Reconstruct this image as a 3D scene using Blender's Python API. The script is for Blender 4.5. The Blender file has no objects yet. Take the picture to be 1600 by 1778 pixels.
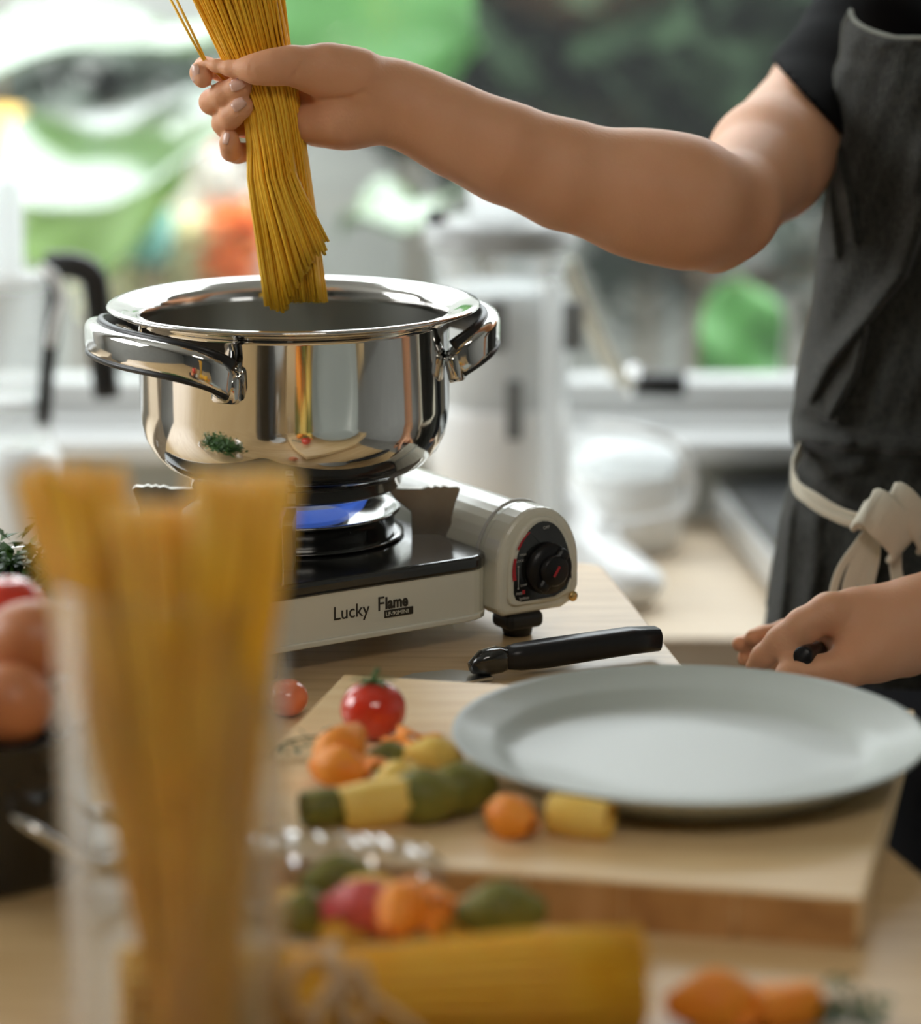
import bpy, bmesh, math, random
import numpy as np
from mathutils import Vector, Matrix
random.seed(4)
S = bpy.context.scene
COL = S.collection
R = math.radians

# ---------------- camera ----------------
F_PX, PITCH, CAM_H = 5300.0, R(12.85), 0.54
cam = bpy.data.cameras.new('camera'); camo = bpy.data.objects.new('camera', cam); COL.objects.link(camo)
cam.sensor_fit = 'HORIZONTAL'; cam.sensor_width = 24.0; cam.lens = F_PX / 1600 * 24.0
camo.location = (0, 0, CAM_H); camo.rotation_euler = (math.pi / 2 - PITCH, 0, 0)
cam.dof.use_dof = True; cam.dof.focus_distance = 1.98; cam.dof.aperture_fstop = 2.35
cam.clip_start = 0.05
S.camera = camo
# ---------------- sky, light, exposure ----------------
S.view_settings.view_transform = 'Standard'; S.view_settings.look = 'None'
S.view_settings.gamma = 1.0; S.view_settings.use_curve_mapping = False
S.view_settings.exposure = 0.25
W = bpy.data.worlds.new('sky'); S.world = W; W.use_nodes = True
nt = W.node_tree; bg = nt.nodes['Background']
tc = nt.nodes.new('ShaderNodeTexCoord'); sp = nt.nodes.new('ShaderNodeSeparateXYZ'); cr = nt.nodes.new('ShaderNodeValToRGB')
nt.links.new(tc.outputs['Generated'], sp.inputs[0]); nt.links.new(sp.outputs['Z'], cr.inputs[0]); nt.links.new(cr.outputs[0], bg.inputs[0])
cr.color_ramp.elements[0].color = (.80, .84, .86, 1); cr.color_ramp.elements[1].color = (.90, .95, 1.0, 1)
bg.inputs[1].default_value = 5.2

def area(name, loc, target, sx, sy, power, col=(1, 1, 1)):
    L = bpy.data.lights.new(name, 'AREA'); L.shape = 'RECTANGLE'; L.size = sx; L.size_y = sy; L.energy = power; L.color = col
    o = bpy.data.objects.new(name, L); COL.objects.link(o); o.location = loc
    o.rotation_euler = (Vector(target) - Vector(loc)).to_track_quat('-Z', 'Y').to_euler()
    return o
area('window_daylight', (0.2, 3.7, 2.1), (0.0, 1.9, 0.05), 2.6, 0.9, 48, (.96, .99, 1))
area('side_fill_light', (-2.1, 2.2, 0.95), (0.1, 1.95, 0.1), 1.2, 1.0, 26, (.97, .99, 1))  # added side fill for arm, apron folds and pot; no window stands here
area('front_fill_light', (0.2, 0.2, 1.58), (0.1, 1.5, 0), 0.9, 0.5, 11, (1, .93, .84))  # warm front fill added high above the camera; no lamp fitting hangs there

# ---------------- helpers ----------------
def P(px, py, Y):
    u = (px - 800) / F_PX; v = (889 - py) / F_PX
    c, s = math.cos(PITCH), math.sin(PITCH)
    d = Vector((u, c + v * s, -s + v * c)); t = Y / d.y
    return Vector((0, 0, CAM_H)) + d * t
def PZ(px, py, z):
    u = (px - 800) / F_PX; v = (889 - py) / F_PX
    c, s = math.cos(PITCH), math.sin(PITCH)
    d = Vector((u, c + v * s, -s + v * c)); t = (z - CAM_H) / d.z
    return Vector((0, 0, CAM_H)) + d * t

def mat(name, col, rough=.5, metal=0, spec=.5, sheen=0, noise=0, nscale=20, col2=None, bump=0, bscale=60, sss=0, trans=0, stretch=None, coat=0, emit=0, ior=None, thr=(.35, .65), detail=4):
    m = bpy.data.materials.new(name); m.use_nodes = True
    n = m.node_tree.nodes; l = m.node_tree.links; b = n['Principled BSDF']
    b.inputs['Base Color'].default_value = (*col, 1); b.inputs['Roughness'].default_value = rough
    b.inputs['Metallic'].default_value = metal; b.inputs['Specular IOR Level'].default_value = spec
    if coat: b.inputs['Coat Weight'].default_value = coat; b.inputs['Coat Roughness'].default_value = .08
    if sheen: b.inputs['Sheen Weight'].default_value = sheen; b.inputs['Sheen Roughness'].default_value = .35
    if sss:
        b.inputs['Subsurface Weight'].default_value = sss; b.inputs['Subsurface Radius'].default_value = (1, .35, .15); b.inputs['Subsurface Scale'].default_value = .008
    if trans: b.inputs['Transmission Weight'].default_value = trans
    if ior: b.inputs['IOR'].default_value = ior
    t = n.new('ShaderNodeTexCoord'); mp = n.new('ShaderNodeMapping'); l.new(t.outputs['Object'], mp.inputs[0])
    if stretch: mp.inputs['Scale'].default_value = stretch
    if col2 is not None:
        tx = n.new('ShaderNodeTexNoise'); tx.inputs['Scale'].default_value = nscale; tx.inputs['Detail'].default_value = detail
        l.new(mp.outputs[0], tx.inputs[0]); rp = n.new('ShaderNodeValToRGB'); l.new(tx.outputs[0], rp.inputs[0])
        rp.color_ramp.elements[0].position = thr[0]; rp.color_ramp.elements[1].position = thr[1]
        rp.color_ramp.elements[0].color = (*col, 1); rp.color_ramp.elements[1].color = (*col2, 1)
        l.new(rp.outputs[0], b.inputs['Base Color'])
    if bump:
        bx = n.new('ShaderNodeTexNoise'); bx.inputs['Scale'].default_value = bscale; l.new(mp.outputs[0], bx.inputs[0])
        bp = n.new('ShaderNodeBump'); bp.inputs['Strength'].default_value = bump; bp.inputs['Distance'].default_value = .002
        l.new(bx.outputs[0], bp.inputs['Height']); l.new(bp.outputs[0], b.inputs['Normal'])
    if emit: b.inputs['Emission Color'].default_value = (*col, 1); b.inputs['Emission Strength'].default_value = emit
    return m

def thin_glass(name, tint=(1, 1, 1), base=.06, edge=.75, rough=.03, haze=0, hazecol=(.9, .92, .92)):
    m = bpy.data.materials.new(name); m.use_nodes = True; n = m.node_tree.nodes; l = m.node_tree.links
    n.remove(n['Principled BSDF']); out = n['Material Output']
    tr = n.new('ShaderNodeBsdfTransparent'); tr.inputs[0].default_value = (*tint, 1)
    gl = n.new('ShaderNodeBsdfGlossy'); gl.inputs['Roughness'].default_value = rough
    lw = n.new('ShaderNodeLayerWeight'); lw.inputs[0].default_value = .35
    mr = n.new('ShaderNodeMapRange'); mr.inputs['To Min'].default_value = base; mr.inputs['To Max'].default_value = edge
    pw = n.new('ShaderNodeMath'); pw.operation = 'POWER'; pw.inputs[1].default_value = 1.25
    l.new(lw.outputs['Facing'], pw.inputs[0]); l.new(pw.outputs[0], mr.inputs['Value'])
    mx = n.new('ShaderNodeMixShader'); l.new(mr.outputs[0], mx.inputs[0]); l.new(tr.outputs[0], mx.inputs[1]); l.new(gl.outputs[0], mx.inputs[2])
    last = mx
    if haze:
        d1 = n.new('ShaderNodeBsdfDiffuse'); d1.inputs[0].default_value = (*hazecol, 1); d2 = n.new('ShaderNodeBsdfTranslucent'); d2.inputs[0].default_value = (*hazecol, 1)
        df = n.new('ShaderNodeMixShader'); df.inputs[0].default_value = .55; l.new(d1.outputs[0], df.inputs[1]); l.new(d2.outputs[0], df.inputs[2])
        m2 = n.new('ShaderNodeMixShader'); m2.inputs[0].default_value = haze; l.new(mx.outputs[0], m2.inputs[1]); l.new(df.outputs[0], m2.inputs[2]); last = m2
    l.new(last.outputs[0], out.inputs['Surface'])
    return m

def wood(name, c1, c2, c3, rough=.45, axis_scale=(2, 30, 30), rot=0):
    m = bpy.data.materials.new(name); m.use_nodes = True; n = m.node_tree.nodes; l = m.node_tree.links; b = n['Principled BSDF']
    t = n.new('ShaderNodeTexCoord'); mp = n.new('ShaderNodeMapping'); mp.inputs['Scale'].default_value = axis_scale; mp.inputs['Rotation'].default_value = (0, 0, rot)
    l.new(t.outputs['Object'], mp.inputs[0])
    a = n.new('ShaderNodeTexNoise'); a.inputs['Scale'].default_value = 4; a.inputs['Detail'].default_value = 6; a.inputs['Distortion'].default_value = .6
    l.new(mp.outputs[0], a.inputs[0]); r = n.new('ShaderNodeValToRGB'); l.new(a.outputs[0], r.inputs[0])
    e = r.color_ramp.elements; e[0].position = .3; e[0].color = (*c1, 1); e[1].position = .7; e[1].color = (*c3, 1)
    x = e.new(.5); x.color = (*c2, 1)
    l.new(r.outputs[0], b.inputs['Base Color']); b.inputs['Roughness'].default_value = rough
    bp = n.new('ShaderNodeBump'); bp.inputs['Strength'].default_value = .15; bp.inputs['Distance'].default_value = .001; l.new(a.outputs[0], bp.inputs['Height']); l.new(bp.outputs[0], b.inputs['Normal'])
    return m

M = dict(
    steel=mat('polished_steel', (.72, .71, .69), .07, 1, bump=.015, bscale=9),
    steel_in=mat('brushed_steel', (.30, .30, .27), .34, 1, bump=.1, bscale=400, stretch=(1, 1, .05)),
    steel_dull=mat('dull_steel', (.42, .40, .36), .42, 1, col2=(.34, .31, .27), nscale=40),
    white_enamel=mat('white_enamel', (.72, .71, .60), .25, coat=.5),
    black_gloss=mat('black_gloss_enamel', (.012, .012, .011), .16, coat=.6),
    black_plastic=mat('black_plastic', (.012, .012, .012), .38),
    black_soft=mat('black_satin_plastic', (.010, .010, .011), .34, spec=.35, bump=.05, bscale=300),
    red=mat('red_print', (.5, .02, .03), .4), grey_print=mat('grey_print', (.45, .45, .42), .4),
    print_dark=mat('dark_lettering', (.035, .03, .02), .4),
    brass=mat('brass', (.75, .5, .2), .25, 1),
    spaghetti=mat('spaghetti', (.92, .475, .020), .38, col2=(.97, .58, .05), nscale=30, sss=.08),
    spaghetti_end=mat('spaghetti_end', (.97, .78, .32), .5),
    skin=mat('skin', (.74, .365, .195), .55, spec=.4, col2=(.82, .445, .265), nscale=14, sss=.22, bump=.14, bscale=420, thr=(.3, .7)),
    nail=mat('fingernail', (.78, .47, .37), .2, sss=.1, coat=.3),
    tshirt=mat('black_jersey', (.005, .005, .0055), .95, spec=.15, bump=.5, bscale=700),
    apron=mat('charcoal_linen', (.009, .0095, .0070), .92, sheen=.25, col2=(.024, .025, .019), nscale=260, bump=.8, bscale=650, stretch=(1, 1, .6)),
    tie=mat('cotton_tape', (.66, .62, .50), .85, bump=.3, bscale=500),
    denim=mat('dark_trousers', (.02, .022, .028), .9),
    hair=mat('dark_hair', (.02, .013, .01), .5), lips=mat('lips', (.5, .2, .16), .4), eye=mat('eye_white', (.8, .8, .78), .2),
    table=wood('table_wood', (.50, .32, .14), (.60, .41, .20), (.67, .48, .26), .34, (2, 26, 26), R(57)),
    board=wood('board_wood', (.70, .47, .22), (.79, .57, .30), (.84, .64, .37), .42, (2.5, 22, 22), 0),
    board_end=wood('board_end_grain', (.40, .20, .07), (.52, .28, .10), (.60, .34, .14), .55, (8, 20, 8), 0),
    counter=wood('counter_wood', (.52, .40, .27), (.60, .48, .34), (.64, .53, .39), .5, (3, 20, 20)),
    plate=mat('sage_glazed_stoneware', (.47, .515, .48), .42, spec=.5, coat=.12),
    tomato=mat('tomato_skin', (.62, .03, .012), .12, coat=.6, col2=(.72, .06, .02), nscale=8, sss=.1),
    tomato_l=mat('pale_tomato_skin', (.78, .20, .08), .15, coat=.5, sss=.1),
    stem=mat('green_stem', (.05, .12, .02), .6),
    p_orange=mat('orange_pasta', (.90, .25, .015), .55, col2=(.95, .36, .03), nscale=60, sss=.1),
    p_yellow=mat('yellow_pasta', (.86, .54, .09), .55, col2=(.92, .66, .18), nscale=60, sss=.1),
    p_green=mat('green_pasta', (.11, .115, .012), .55, col2=(.24, .22, .03), nscale=60, sss=.1),
    p_red=mat('beet_pasta', (.55, .06, .06), .5, col2=(.62, .13, .1), nscale=60, sss=.1),
    egg=mat('brown_eggshell', (.52, .19, .075), .42, col2=(.60, .24, .10), nscale=25, sss=.1),
    egg_w=mat('white_eggshell', (.82, .76, .66), .45, sss=.1),
    parsley=mat('parsley', (.03, .09, .015), .5, col2=(.07, .17, .03), nscale=80),
    thyme=mat('thyme', (.10, .16, .10), .6),
    twine=mat('jute_twine', (.62, .45, .27), .9, bump=.6, bscale=900),
    white_plastic=mat('white_plastic', (.86, .87, .86), .3, coat=.3),
    grey_plastic=mat('grey_plastic', (.20, .21, .21), .4),
    dark_plastic=mat('dark_grey_plastic', (.02, .02, .02), .35),
    chrome=mat('chrome', (.85, .85, .85), .08, 1),
    clear=thin_glass('clear_plastic', (.97, .98, .98), .08, .7, .06, haze=.22),
    clear2=thin_glass('frosted_plastic', (.96, .97, .97), .1, .6, .2, haze=.7),
    glass=thin_glass('jar_glass', (.985, .99, .985), .025, .75, .04),
    cello=thin_glass('cellophane', (.99, .99, .98), .16, .8, .08, haze=.0),
    pane=thin_glass('window_glass', (.97, .98, .975), .03, .4, .02, haze=.015),
    wall=mat('wall_paint', (.50, .50, .47), .6, col2=(.54, .54, .51), nscale=6),
    tile=mat('backsplash_paint', (.40, .415, .38), .4, col2=(.44, .455, .42), nscale=5),
    wall_dark=mat('grey_wall_paint', (.16, .16, .15), .7, col2=(.19, .19, .18), nscale=3),
    cab=mat('cabinet_paint', (.05, .052, .05), .4, col2=(.06, .062, .06), nscale=3),
    floor=mat('floor_stone', (.25, .235, .21), .5, col2=(.30, .28, .25), nscale=8),
    sill=mat('white_frame_paint', (.58, .59, .58), .3, coat=.2),
    hob=mat('black_ceramic', (.016, .017, .017), .22, coat=.3),
    garden=mat('garden_render', (.40, .40, .37), .9, col2=(.47, .47, .43), nscale=3, bump=.4, bscale=20),
    soil=mat('garden_ground', (.12, .12, .10), .95, col2=(.08, .10, .06), nscale=6),
    banana=mat('banana_leaf', (.05, .12, .02), .3, coat=1, ior=1.9, col2=(.07, .16, .025), nscale=5, stretch=(1, 12, 1), sss=.0),
    banana_l=mat('bright_leaf', (.12, .24, .03), .5, col2=(.17, .30, .05), nscale=5),
    banana_g=mat('fresh_leaf', (.035, .17, .02), .5, col2=(.06, .22, .03), nscale=5),
    bush=mat('dark_foliage', (.007, .017, .006), .85, spec=.15, col2=(.022, .045, .018), nscale=9),
    bush2=mat('grey_green_foliage', (.03, .045, .03), .5, col2=(.06, .08, .055), nscale=9),
    bark=mat('bark', (.22, .16, .10), .9),
    pet_white=mat('white_petal', (.92, .90, .84), .5), pet_cream=mat('cream_petal', (.90, .85, .52), .5),
    pet_orange=mat('orange_petal', (.98, .26, .04), .5), pet_pink=mat('pink_petal', (.95, .32, .34), .5), pet_teal=mat('teal_pot', (.20, .48, .42), .4), pet_amber=mat('amber_shade', (.98, .62, .12), .4),
    flame=None)
def flame_mat():
    m = bpy.data.materials.new('gas_flame'); m.use_nodes = True; n = m.node_tree.nodes; l = m.node_tree.links; n.remove(n['Principled BSDF'])
    e = n.new('ShaderNodeEmission'); e.inputs[0].default_value = (.07, .17, .70, 1); e.inputs[1].default_value = .62
    t = n.new('ShaderNodeBsdfTransparent'); x = n.new('ShaderNodeMixShader'); x.inputs[0].default_value = .5
    l.new(t.outputs[0], x.inputs[1]); l.new(e.outputs[0], x.inputs[2]); l.new(x.outputs[0], n['Material Output'].inputs['Surface']); return m
M['flame'] = flame_mat()

def link(name, me, m=None, parent=None, smooth=True, loc=None):
    o = bpy.data.objects.new(name, me); COL.objects.link(o)
    if m is not None: me.materials.append(m)
    if smooth: me.polygons.foreach_set('use_smooth', [True] * len(me.polygons))
    if loc is not None: o.location = loc
    if parent is not None: o.parent = parent
    return o
def raw(name, V, Fc, m=None, parent=None, smooth=True, loc=None):
    me = bpy.data.meshes.new(name); me.from_pydata([tuple(v) for v in V], [], [tuple(f) for f in Fc]); me.update()
    return link(name, me, m, parent, smooth, loc)
def thing(name, label, cat, loc=(0, 0, 0), rz=0, group=None):
    o = bpy.data.objects.new(name, None); COL.objects.link(o); o.location = loc; o.rotation_euler = (0, 0, rz)
    o.empty_display_size = .01
    return tag(o, label, cat, group)
def tag(o, label, cat, group=None, kind=None):
    o['label'] = label; o['category'] = cat
    if group: o['group'] = group
    if kind: o['kind'] = kind
    return o
def struct(o): o['kind'] = 'structure'; return o
def bev(o, w, seg=3):
    b = o.modifiers.new('bevel', 'BEVEL'); b.width = w; b.segments = seg; b.limit_method = 'ANGLE'; b.angle_limit = R(35); return o
def box(name, lo, hi, m, parent=None, b=0, seg=3):
    (x0, y0, z0), (x1, y1, z1) = lo, hi
    V = [(x, y, z) for z in (z0, z1) for x, y in ((x0, y0), (x1, y0), (x1, y1), (x0, y1))]
    Fc = [(3, 2, 1, 0), (4, 5, 6, 7), (0, 1, 5, 4), (1, 2, 6, 5), (2, 3, 7, 6), (3, 0, 4, 7)]
    o = raw(name, V, Fc, m, parent, smooth=False)
    if b: bev(o, b, seg)
    return o
def lathe(name, prof, m, parent=None, n=64, loc=None, sx=1, sy=1):
    V = []; Fc = []; k = len(prof)
    for i in range(n):
        a = 2 * math.pi * i / n
        for r, z in prof: V.append((r * math.cos(a) * sx, r * math.sin(a) * sy, z))
    for i in range(n):
        j = (i + 1) % n
        for q in range(k - 1): Fc.append((i * k + q, j * k + q, j * k + q + 1, i * k + q + 1))
    o = raw(name, V, Fc, m, parent, True, loc)
    bm = bmesh.new(); bm.from_mesh(o.data); bmesh.ops.remove_doubles(bm, verts=bm.verts, dist=1e-6); bmesh.ops.recalc_face_normals(bm, faces=bm.faces); bm.to_mesh(o.data); bm.free()
    return o
def frames(pts):
    pts = [Vector(p) for p in pts]; T = []
    for i in range(len(pts)):
        a = pts[max(0, i - 1)]; b = pts[min(len(pts) - 1, i + 1)]; T.append((b - a).normalized())
    up = Vector((0, 0, 1)) if abs(T[0].z) < .9 else Vector((1, 0, 0))
    N = [(up - T[0] * up.dot(T[0])).normalized()]
    for i in range(1, len(pts)):
        v = N[-1] - T[i] * N[-1].dot(T[i]); N.append(v.normalized())
    return pts, T, N
def catmull(pts, k=8):
    pts = [Vector(p) for p in pts]; out = []
    q = [pts[0] * 2 - pts[1]] + pts + [pts[-1] * 2 - pts[-2]]
    for i in range(1, len(q) - 2):
        for s in range(k):
            t = s / k; a, b, c, d = q[i - 1], q[i], q[i + 1], q[i + 2]
            out.append(.5 * ((2 * b) + (c - a) * t + (2 * a - 5 * b + 4 * c - d) * t * t + (3 * b - a - 3 * c + d) * t ** 3))
    out.append(pts[-1]); return out
def sweep_data(pts, prof, V, Fc, closed=False, capped=True, scale=None, upv=None):
    """prof: list of (a,b) in the (normal, binormal) frame"""
    pts, T, N = frames(pts)
    if upv is not None: N = [(Vector(upv) - t * Vector(upv).dot(t)).normalized() for t in T]
    base = len(V); k = len(prof)
    for i, (p, t, n) in enumerate(zip(pts, T, N)):
        b = t.cross(n); s = scale[i] if scale else 1
        for x, y in prof: V.append(p + n * x * s + b * y * s)
    L = len(pts)
    for i in range(L if closed else L - 1):
        j = (i + 1) % L
        for q in range(k):
            r = (q + 1) % k; Fc.append((base + i * k + q, base + i * k + r, base + j * k + r, base + j * k + q))
    if capped and not closed:
        Fc.append(tuple(base + q for q in range(k))[::-1]); Fc.append(tuple(base + (L - 1) * k + q for q in range(k)))
def circ(r, n=10): return [(r * math.cos(2 * math.pi * i / n), r * math.sin(2 * math.pi * i / n)) for i in range(n)]
def rrect(w, h, r, k=4):
    out = []
    for cx, cy, a0 in ((w / 2 - r, h / 2 - r, 0), (-w / 2 + r, h / 2 - r, 90), (-w / 2 + r, -h / 2 + r, 180), (w / 2 - r, -h / 2 + r, 270)):
        for i in range(k + 1):
            a = R(a0 + 90 * i / k); out.append((cx + r * math.cos(a), cy + r * math.sin(a)))
    return out
def tube(name, pts, r, m, parent=None, n=12, closed=False, scale=None, prof=None, upv=None):
    V = []; Fc = []; sweep_data(pts, prof or circ(r, n), V, Fc, closed, True, scale, upv)
    o = raw(name, V, Fc, m, parent)
    bm = bmesh.new(); bm.from_mesh(o.data); bmesh.ops.recalc_face_normals(bm, faces=bm.faces); bm.to_mesh(o.data); bm.free(); return o
def extrude(name, poly, axis_fn, d0, d1, m, parent=None, b=0, smooth=False):
    """poly (u,v) -> axis_fn(u,v,d)"""
    k = len(poly); V = [axis_fn(u, v, d0) for u, v in poly] + [axis_fn(u, v, d1) for u, v in poly]
    Fc = [tuple(range(k))[::-1], tuple(range(k, 2 * k))] + [(i, (i + 1) % k, k + (i + 1) % k, k + i) for i in range(k)]
    o = raw(name, V, Fc, m, parent, smooth)
    bm = bmesh.new(); bm.from_mesh(o.data); bmesh.ops.recalc_face_normals(bm, faces=bm.faces); bm.to_mesh(o.data); bm.free()
    if b: bev(o, b)
    return o
def copy_tree(o, parent=None):
    c = o.copy(); COL.objects.link(c); c.parent = parent
    for ch in list(o.children): copy_tree(ch, c)
    return c

# ---- smooth distance-field bodies -> one continuous mesh ----
def surface_nets(f, org, h):
    ins = f < 0
    c = np.zeros(tuple(s - 1 for s in f.shape), np.int8)
    for dx in (0, 1):
        for dy in (0, 1):
            for dz in (0, 1): c += ins[dx:f.shape[0] - 1 + dx, dy:f.shape[1] - 1 + dy, dz:f.shape[2] - 1 + dz]
    act = (c > 0) & (c < 8); idx = -np.ones(act.shape, np.int64); I = np.argwhere(act); idx[act] = np.arange(len(I))
    acc = np.zeros((len(I), 3)); cnt = np.zeros(len(I))
    cor = [(x, y, z) for x in (0, 1) for y in (0, 1) for z in (0, 1)]
    val = {q: f[I[:, 0] + q[0], I[:, 1] + q[1], I[:, 2] + q[2]] for q in cor}
    for a in cor:
        for ax in range(3):
            if a[ax] == 0:
                b = list(a); b[ax] = 1; b = tuple(b)
                fa, fb = val[a], val[b]; mk = (fa < 0) != (fb < 0)
                t = np.where(mk, fa / np.where(mk, fa - fb, 1), 0)
                p = np.tile(np.array(a, float), (len(I), 1)); p[:, ax] = t
                acc[mk] += p[mk]; cnt[mk] += 1
    Vt = (I + acc / cnt[:, None]) * h + org
    Q = []
    for ax in range(3):
        u, v = [(1, 2), (2, 0), (0, 1)][ax]
        sl0 = [slice(None)] * 3; sl1 = [slice(None)] * 3; sl0[ax] = slice(0, -1); sl1[ax] = slice(1, None)
        A = ins[tuple(sl0)]; B = ins[tuple(sl1)]; E_ = np.argwhere(A != B)
        E_ = E_[(E_[:, u] > 0) & (E_[:, v] > 0) & (E_[:, u] < f.shape[u] - 1) & (E_[:, v] < f.shape[v] - 1)]
        flip = A[E_[:, 0], E_[:, 1], E_[:, 2]]
        def g(du, dv):
            q = E_.copy(); q[:, u] -= du; q[:, v] -= dv; return idx[q[:, 0], q[:, 1], q[:, 2]]
        quad = np.stack([g(1, 1), g(0, 1), g(0, 0), g(1, 0)], 1)
        quad[~flip] = quad[~flip][:, ::-1]; Q.append(quad)
    return Vt, np.concatenate(Q)
def sdf_mesh(groups, h, pad=.012, gk=.0015, cuts=(), carve=()):
    """groups: list of (k, [prims]); prim=(a,b,ra,rb[,axis,flat]); group joined by smooth union k, groups by gk"""
    pts = np.array([[*p] for _, pr in groups for q in pr for p in q[:2]]); rad = max(max(q[2], q[3]) for _, pr in groups for q in pr)
    lo = pts.min(0) - rad - pad; hi = pts.max(0) + rad + pad; n = np.ceil((hi - lo) / h).astype(int) + 1
    ax = [lo[i] + np.arange(n[i]) * h for i in range(3)]
    def smin(a, b, k):
        hh = np.clip(.5 + .5 * (b - a) / k, 0, 1); return b * (1 - hh) + a * hh - k * hh * (1 - hh)
    tot = np.full(n, .5, np.float32)
    def prim(q, mg):
        a, b, ra, rb = np.array(q[0], float), np.array(q[1], float), q[2], q[3]
        fl = q[4:] if len(q) > 4 else None
        l_ = np.minimum(a, b) - max(ra, rb) - mg; h_ = np.maximum(a, b) + max(ra, rb) + mg
        sl = tuple(slice(max(0, int((l_[i] - lo[i]) / h)), min(n[i], int((h_[i] - lo[i]) / h) + 2)) for i in range(3))
        X, Y, Z = np.meshgrid(ax[0][sl[0]], ax[1][sl[1]], ax[2][sl[2]], indexing='ij', sparse=True)
        ab = b - a; L2 = max(ab @ ab, 1e-12)
        t = np.clip(((X - a[0]) * ab[0] + (Y - a[1]) * ab[1] + (Z - a[2]) * ab[2]) / L2, 0, 1)
        dx, dy, dz = X - a[0] - t * ab[0], Y - a[1] - t * ab[1], Z - a[2] - t * ab[2]
        d2 = dx * dx + dy * dy + dz * dz
        if fl:
            w = np.array(fl[0], float); w /= np.linalg.norm(w); d2 = d2 + (fl[1] ** 2 - 1) * (dx * w[0] + dy * w[1] + dz * w[2]) ** 2
        return sl, (np.sqrt(d2) - (ra + (rb - ra) * t)).astype(np.float32)
    for k, pr in groups:
        G = np.full(n, .5, np.float32)
        for q in pr:
            sl, d = prim(q, k + .012); G[sl] = smin(G[sl], d, k)
        tot = smin(tot, G, gk) if gk > 0 else np.minimum(tot, G)
    for q, k in carve:
        sl, d = prim(q, k + .004); tot[sl] = -smin(-tot[sl], d, k)
    X, Y, Z = np.meshgrid(*ax, indexing='ij', sparse=True)
    for p0, nn in cuts:
        nn = np.array(nn, float); nn /= np.linalg.norm(nn)
        tot = np.maximum(tot, ((X - p0[0]) * nn[0] + (Y - p0[1]) * nn[1] + (Z - p0[2]) * nn[2]).astype(np.float32))
    return surface_nets(tot, lo, h)
def np_mesh(name, V, Q, m, parent=None):
    me = bpy.data.meshes.new(name); me.vertices.add(len(V)); me.vertices.foreach_set('co', np.asarray(V, np.float32).ravel())
    me.loops.add(Q.size); me.loops.foreach_set('vertex_index', Q.ravel().astype(np.int32)); me.polygons.add(len(Q))
    me.polygons.foreach_set('loop_start', np.arange(0, Q.size, 4, dtype=np.int32)); me.update(calc_edges=True); me.validate()
    o = link(name, me, m, parent); return o
# ================= SETTING =================
FLOOR_Z, CEIL_Z = -.95, 1.62
WY = 3.22            # inner face of the window wall
SILL_Z = P(800, 672, 3.26).z - .02
struct(box('floor', (-2.3, -2.0, FLOOR_Z - .05), (2.3, WY + .2, FLOOR_Z), M['floor']))
struct(box('ceiling', (-2.3, -2.0, CEIL_Z), (2.3, WY + .2, CEIL_Z + .05), M['wall']))
struct(box('wall_back', (-2.3, WY, FLOOR_Z), (2.3, WY + .14, SILL_Z - .02), M['tile']))
struct(box('wall_back_header', (-2.3, WY, 1.35), (2.3, WY + .14, CEIL_Z), M['wall']))
struct(box('wall_back_left_pier', (-2.3, WY, SILL_Z - .02), (-1.5, WY + .14, 1.35), M['wall']))
struct(box('wall_back_right_pier', (1.7, WY, SILL_Z - .02), (2.3, WY + .14, 1.35), M['wall']))
struct(box('wall_left', (-2.4, -2.0, FLOOR_Z), (-2.3, WY + .2, CEIL_Z), M['wall']))
struct(box('wall_right', (2.3, -2.0, FLOOR_Z), (2.4, WY + .2, CEIL_Z), M['wall']))
struct(box('wall_front', (-2.3, -2.1, FLOOR_Z), (2.3, -2.0, CEIL_Z), M['wall_dark']))
# window: frame bars and the pane
w1 = struct(box('window_1', (-1.5, WY + .04, SILL_Z - .02), (1.7, WY + .10, SILL_Z + .025), M['sill'], b=.004))
fr = box('window_frame', (-1.5, WY + .04, 1.31), (1.7, WY + .10, 1.35), M['sill'], w1)
for x in (-1.5, 1.66): box('window_frame', (x, WY + .04, SILL_Z + .025), (x + .04, WY + .10, 1.31), M['sill'], w1)
struct(box('trim_2', (-1.5, WY + .0, SILL_Z - .022), (1.7, WY + .041, SILL_Z - .010), M['sill'], b=.002))
pn = box('window_pane', (-1.46, WY + .066, SILL_Z + .025), (1.66, WY + .072, 1.31), M['pane'], w1)
struct(box('trim_1', (-1.55, WY - .055, SILL_Z - .045), (1.75, WY + .05, SILL_Z - .02), M['sill'], b=.006))

# counter under the window
cu = thing('kitchen_counter', 'pale wooden counter running under the window behind the person', 'counter', (0, 0, FLOOR_Z))
CZ = -.20
def rel(o, par):      # keep world coordinates when parenting to an offset empty
    o.parent = par; o.matrix_parent_inverse = Matrix.Translation(par.location).inverted() if par.rotation_euler.z == 0 else (Matrix.Translation(par.location) @ Matrix.Rotation(par.rotation_euler.z, 4, 'Z')).inverted()
    return o
rel(box('countertop', (-1.9, 2.72, CZ - .045), (2.1, WY - .001, CZ), M['counter'], b=.003), cu)
rel(box('body', (-1.9, 2.76, FLOOR_Z + .08), (2.1, WY - .001, CZ - .045), M['cab']), cu)
rel(box('plinth', (-1.9, 2.82, FLOOR_Z), (2.1, WY - .001, FLOOR_Z + .08), M['black_plastic']), cu)
for i in range(6):
    x = -1.88 + i * .665
    d = rel(box('door', (x, 2.742, FLOOR_Z + .10), (x + .65, 2.76, CZ - .06), M['counter'], b=.002), cu)
    box('handle', (x + .25, 2.722, CZ - .10), (x + .40, 2.742, CZ - .09), M['chrome'], d, b=.002)

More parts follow.
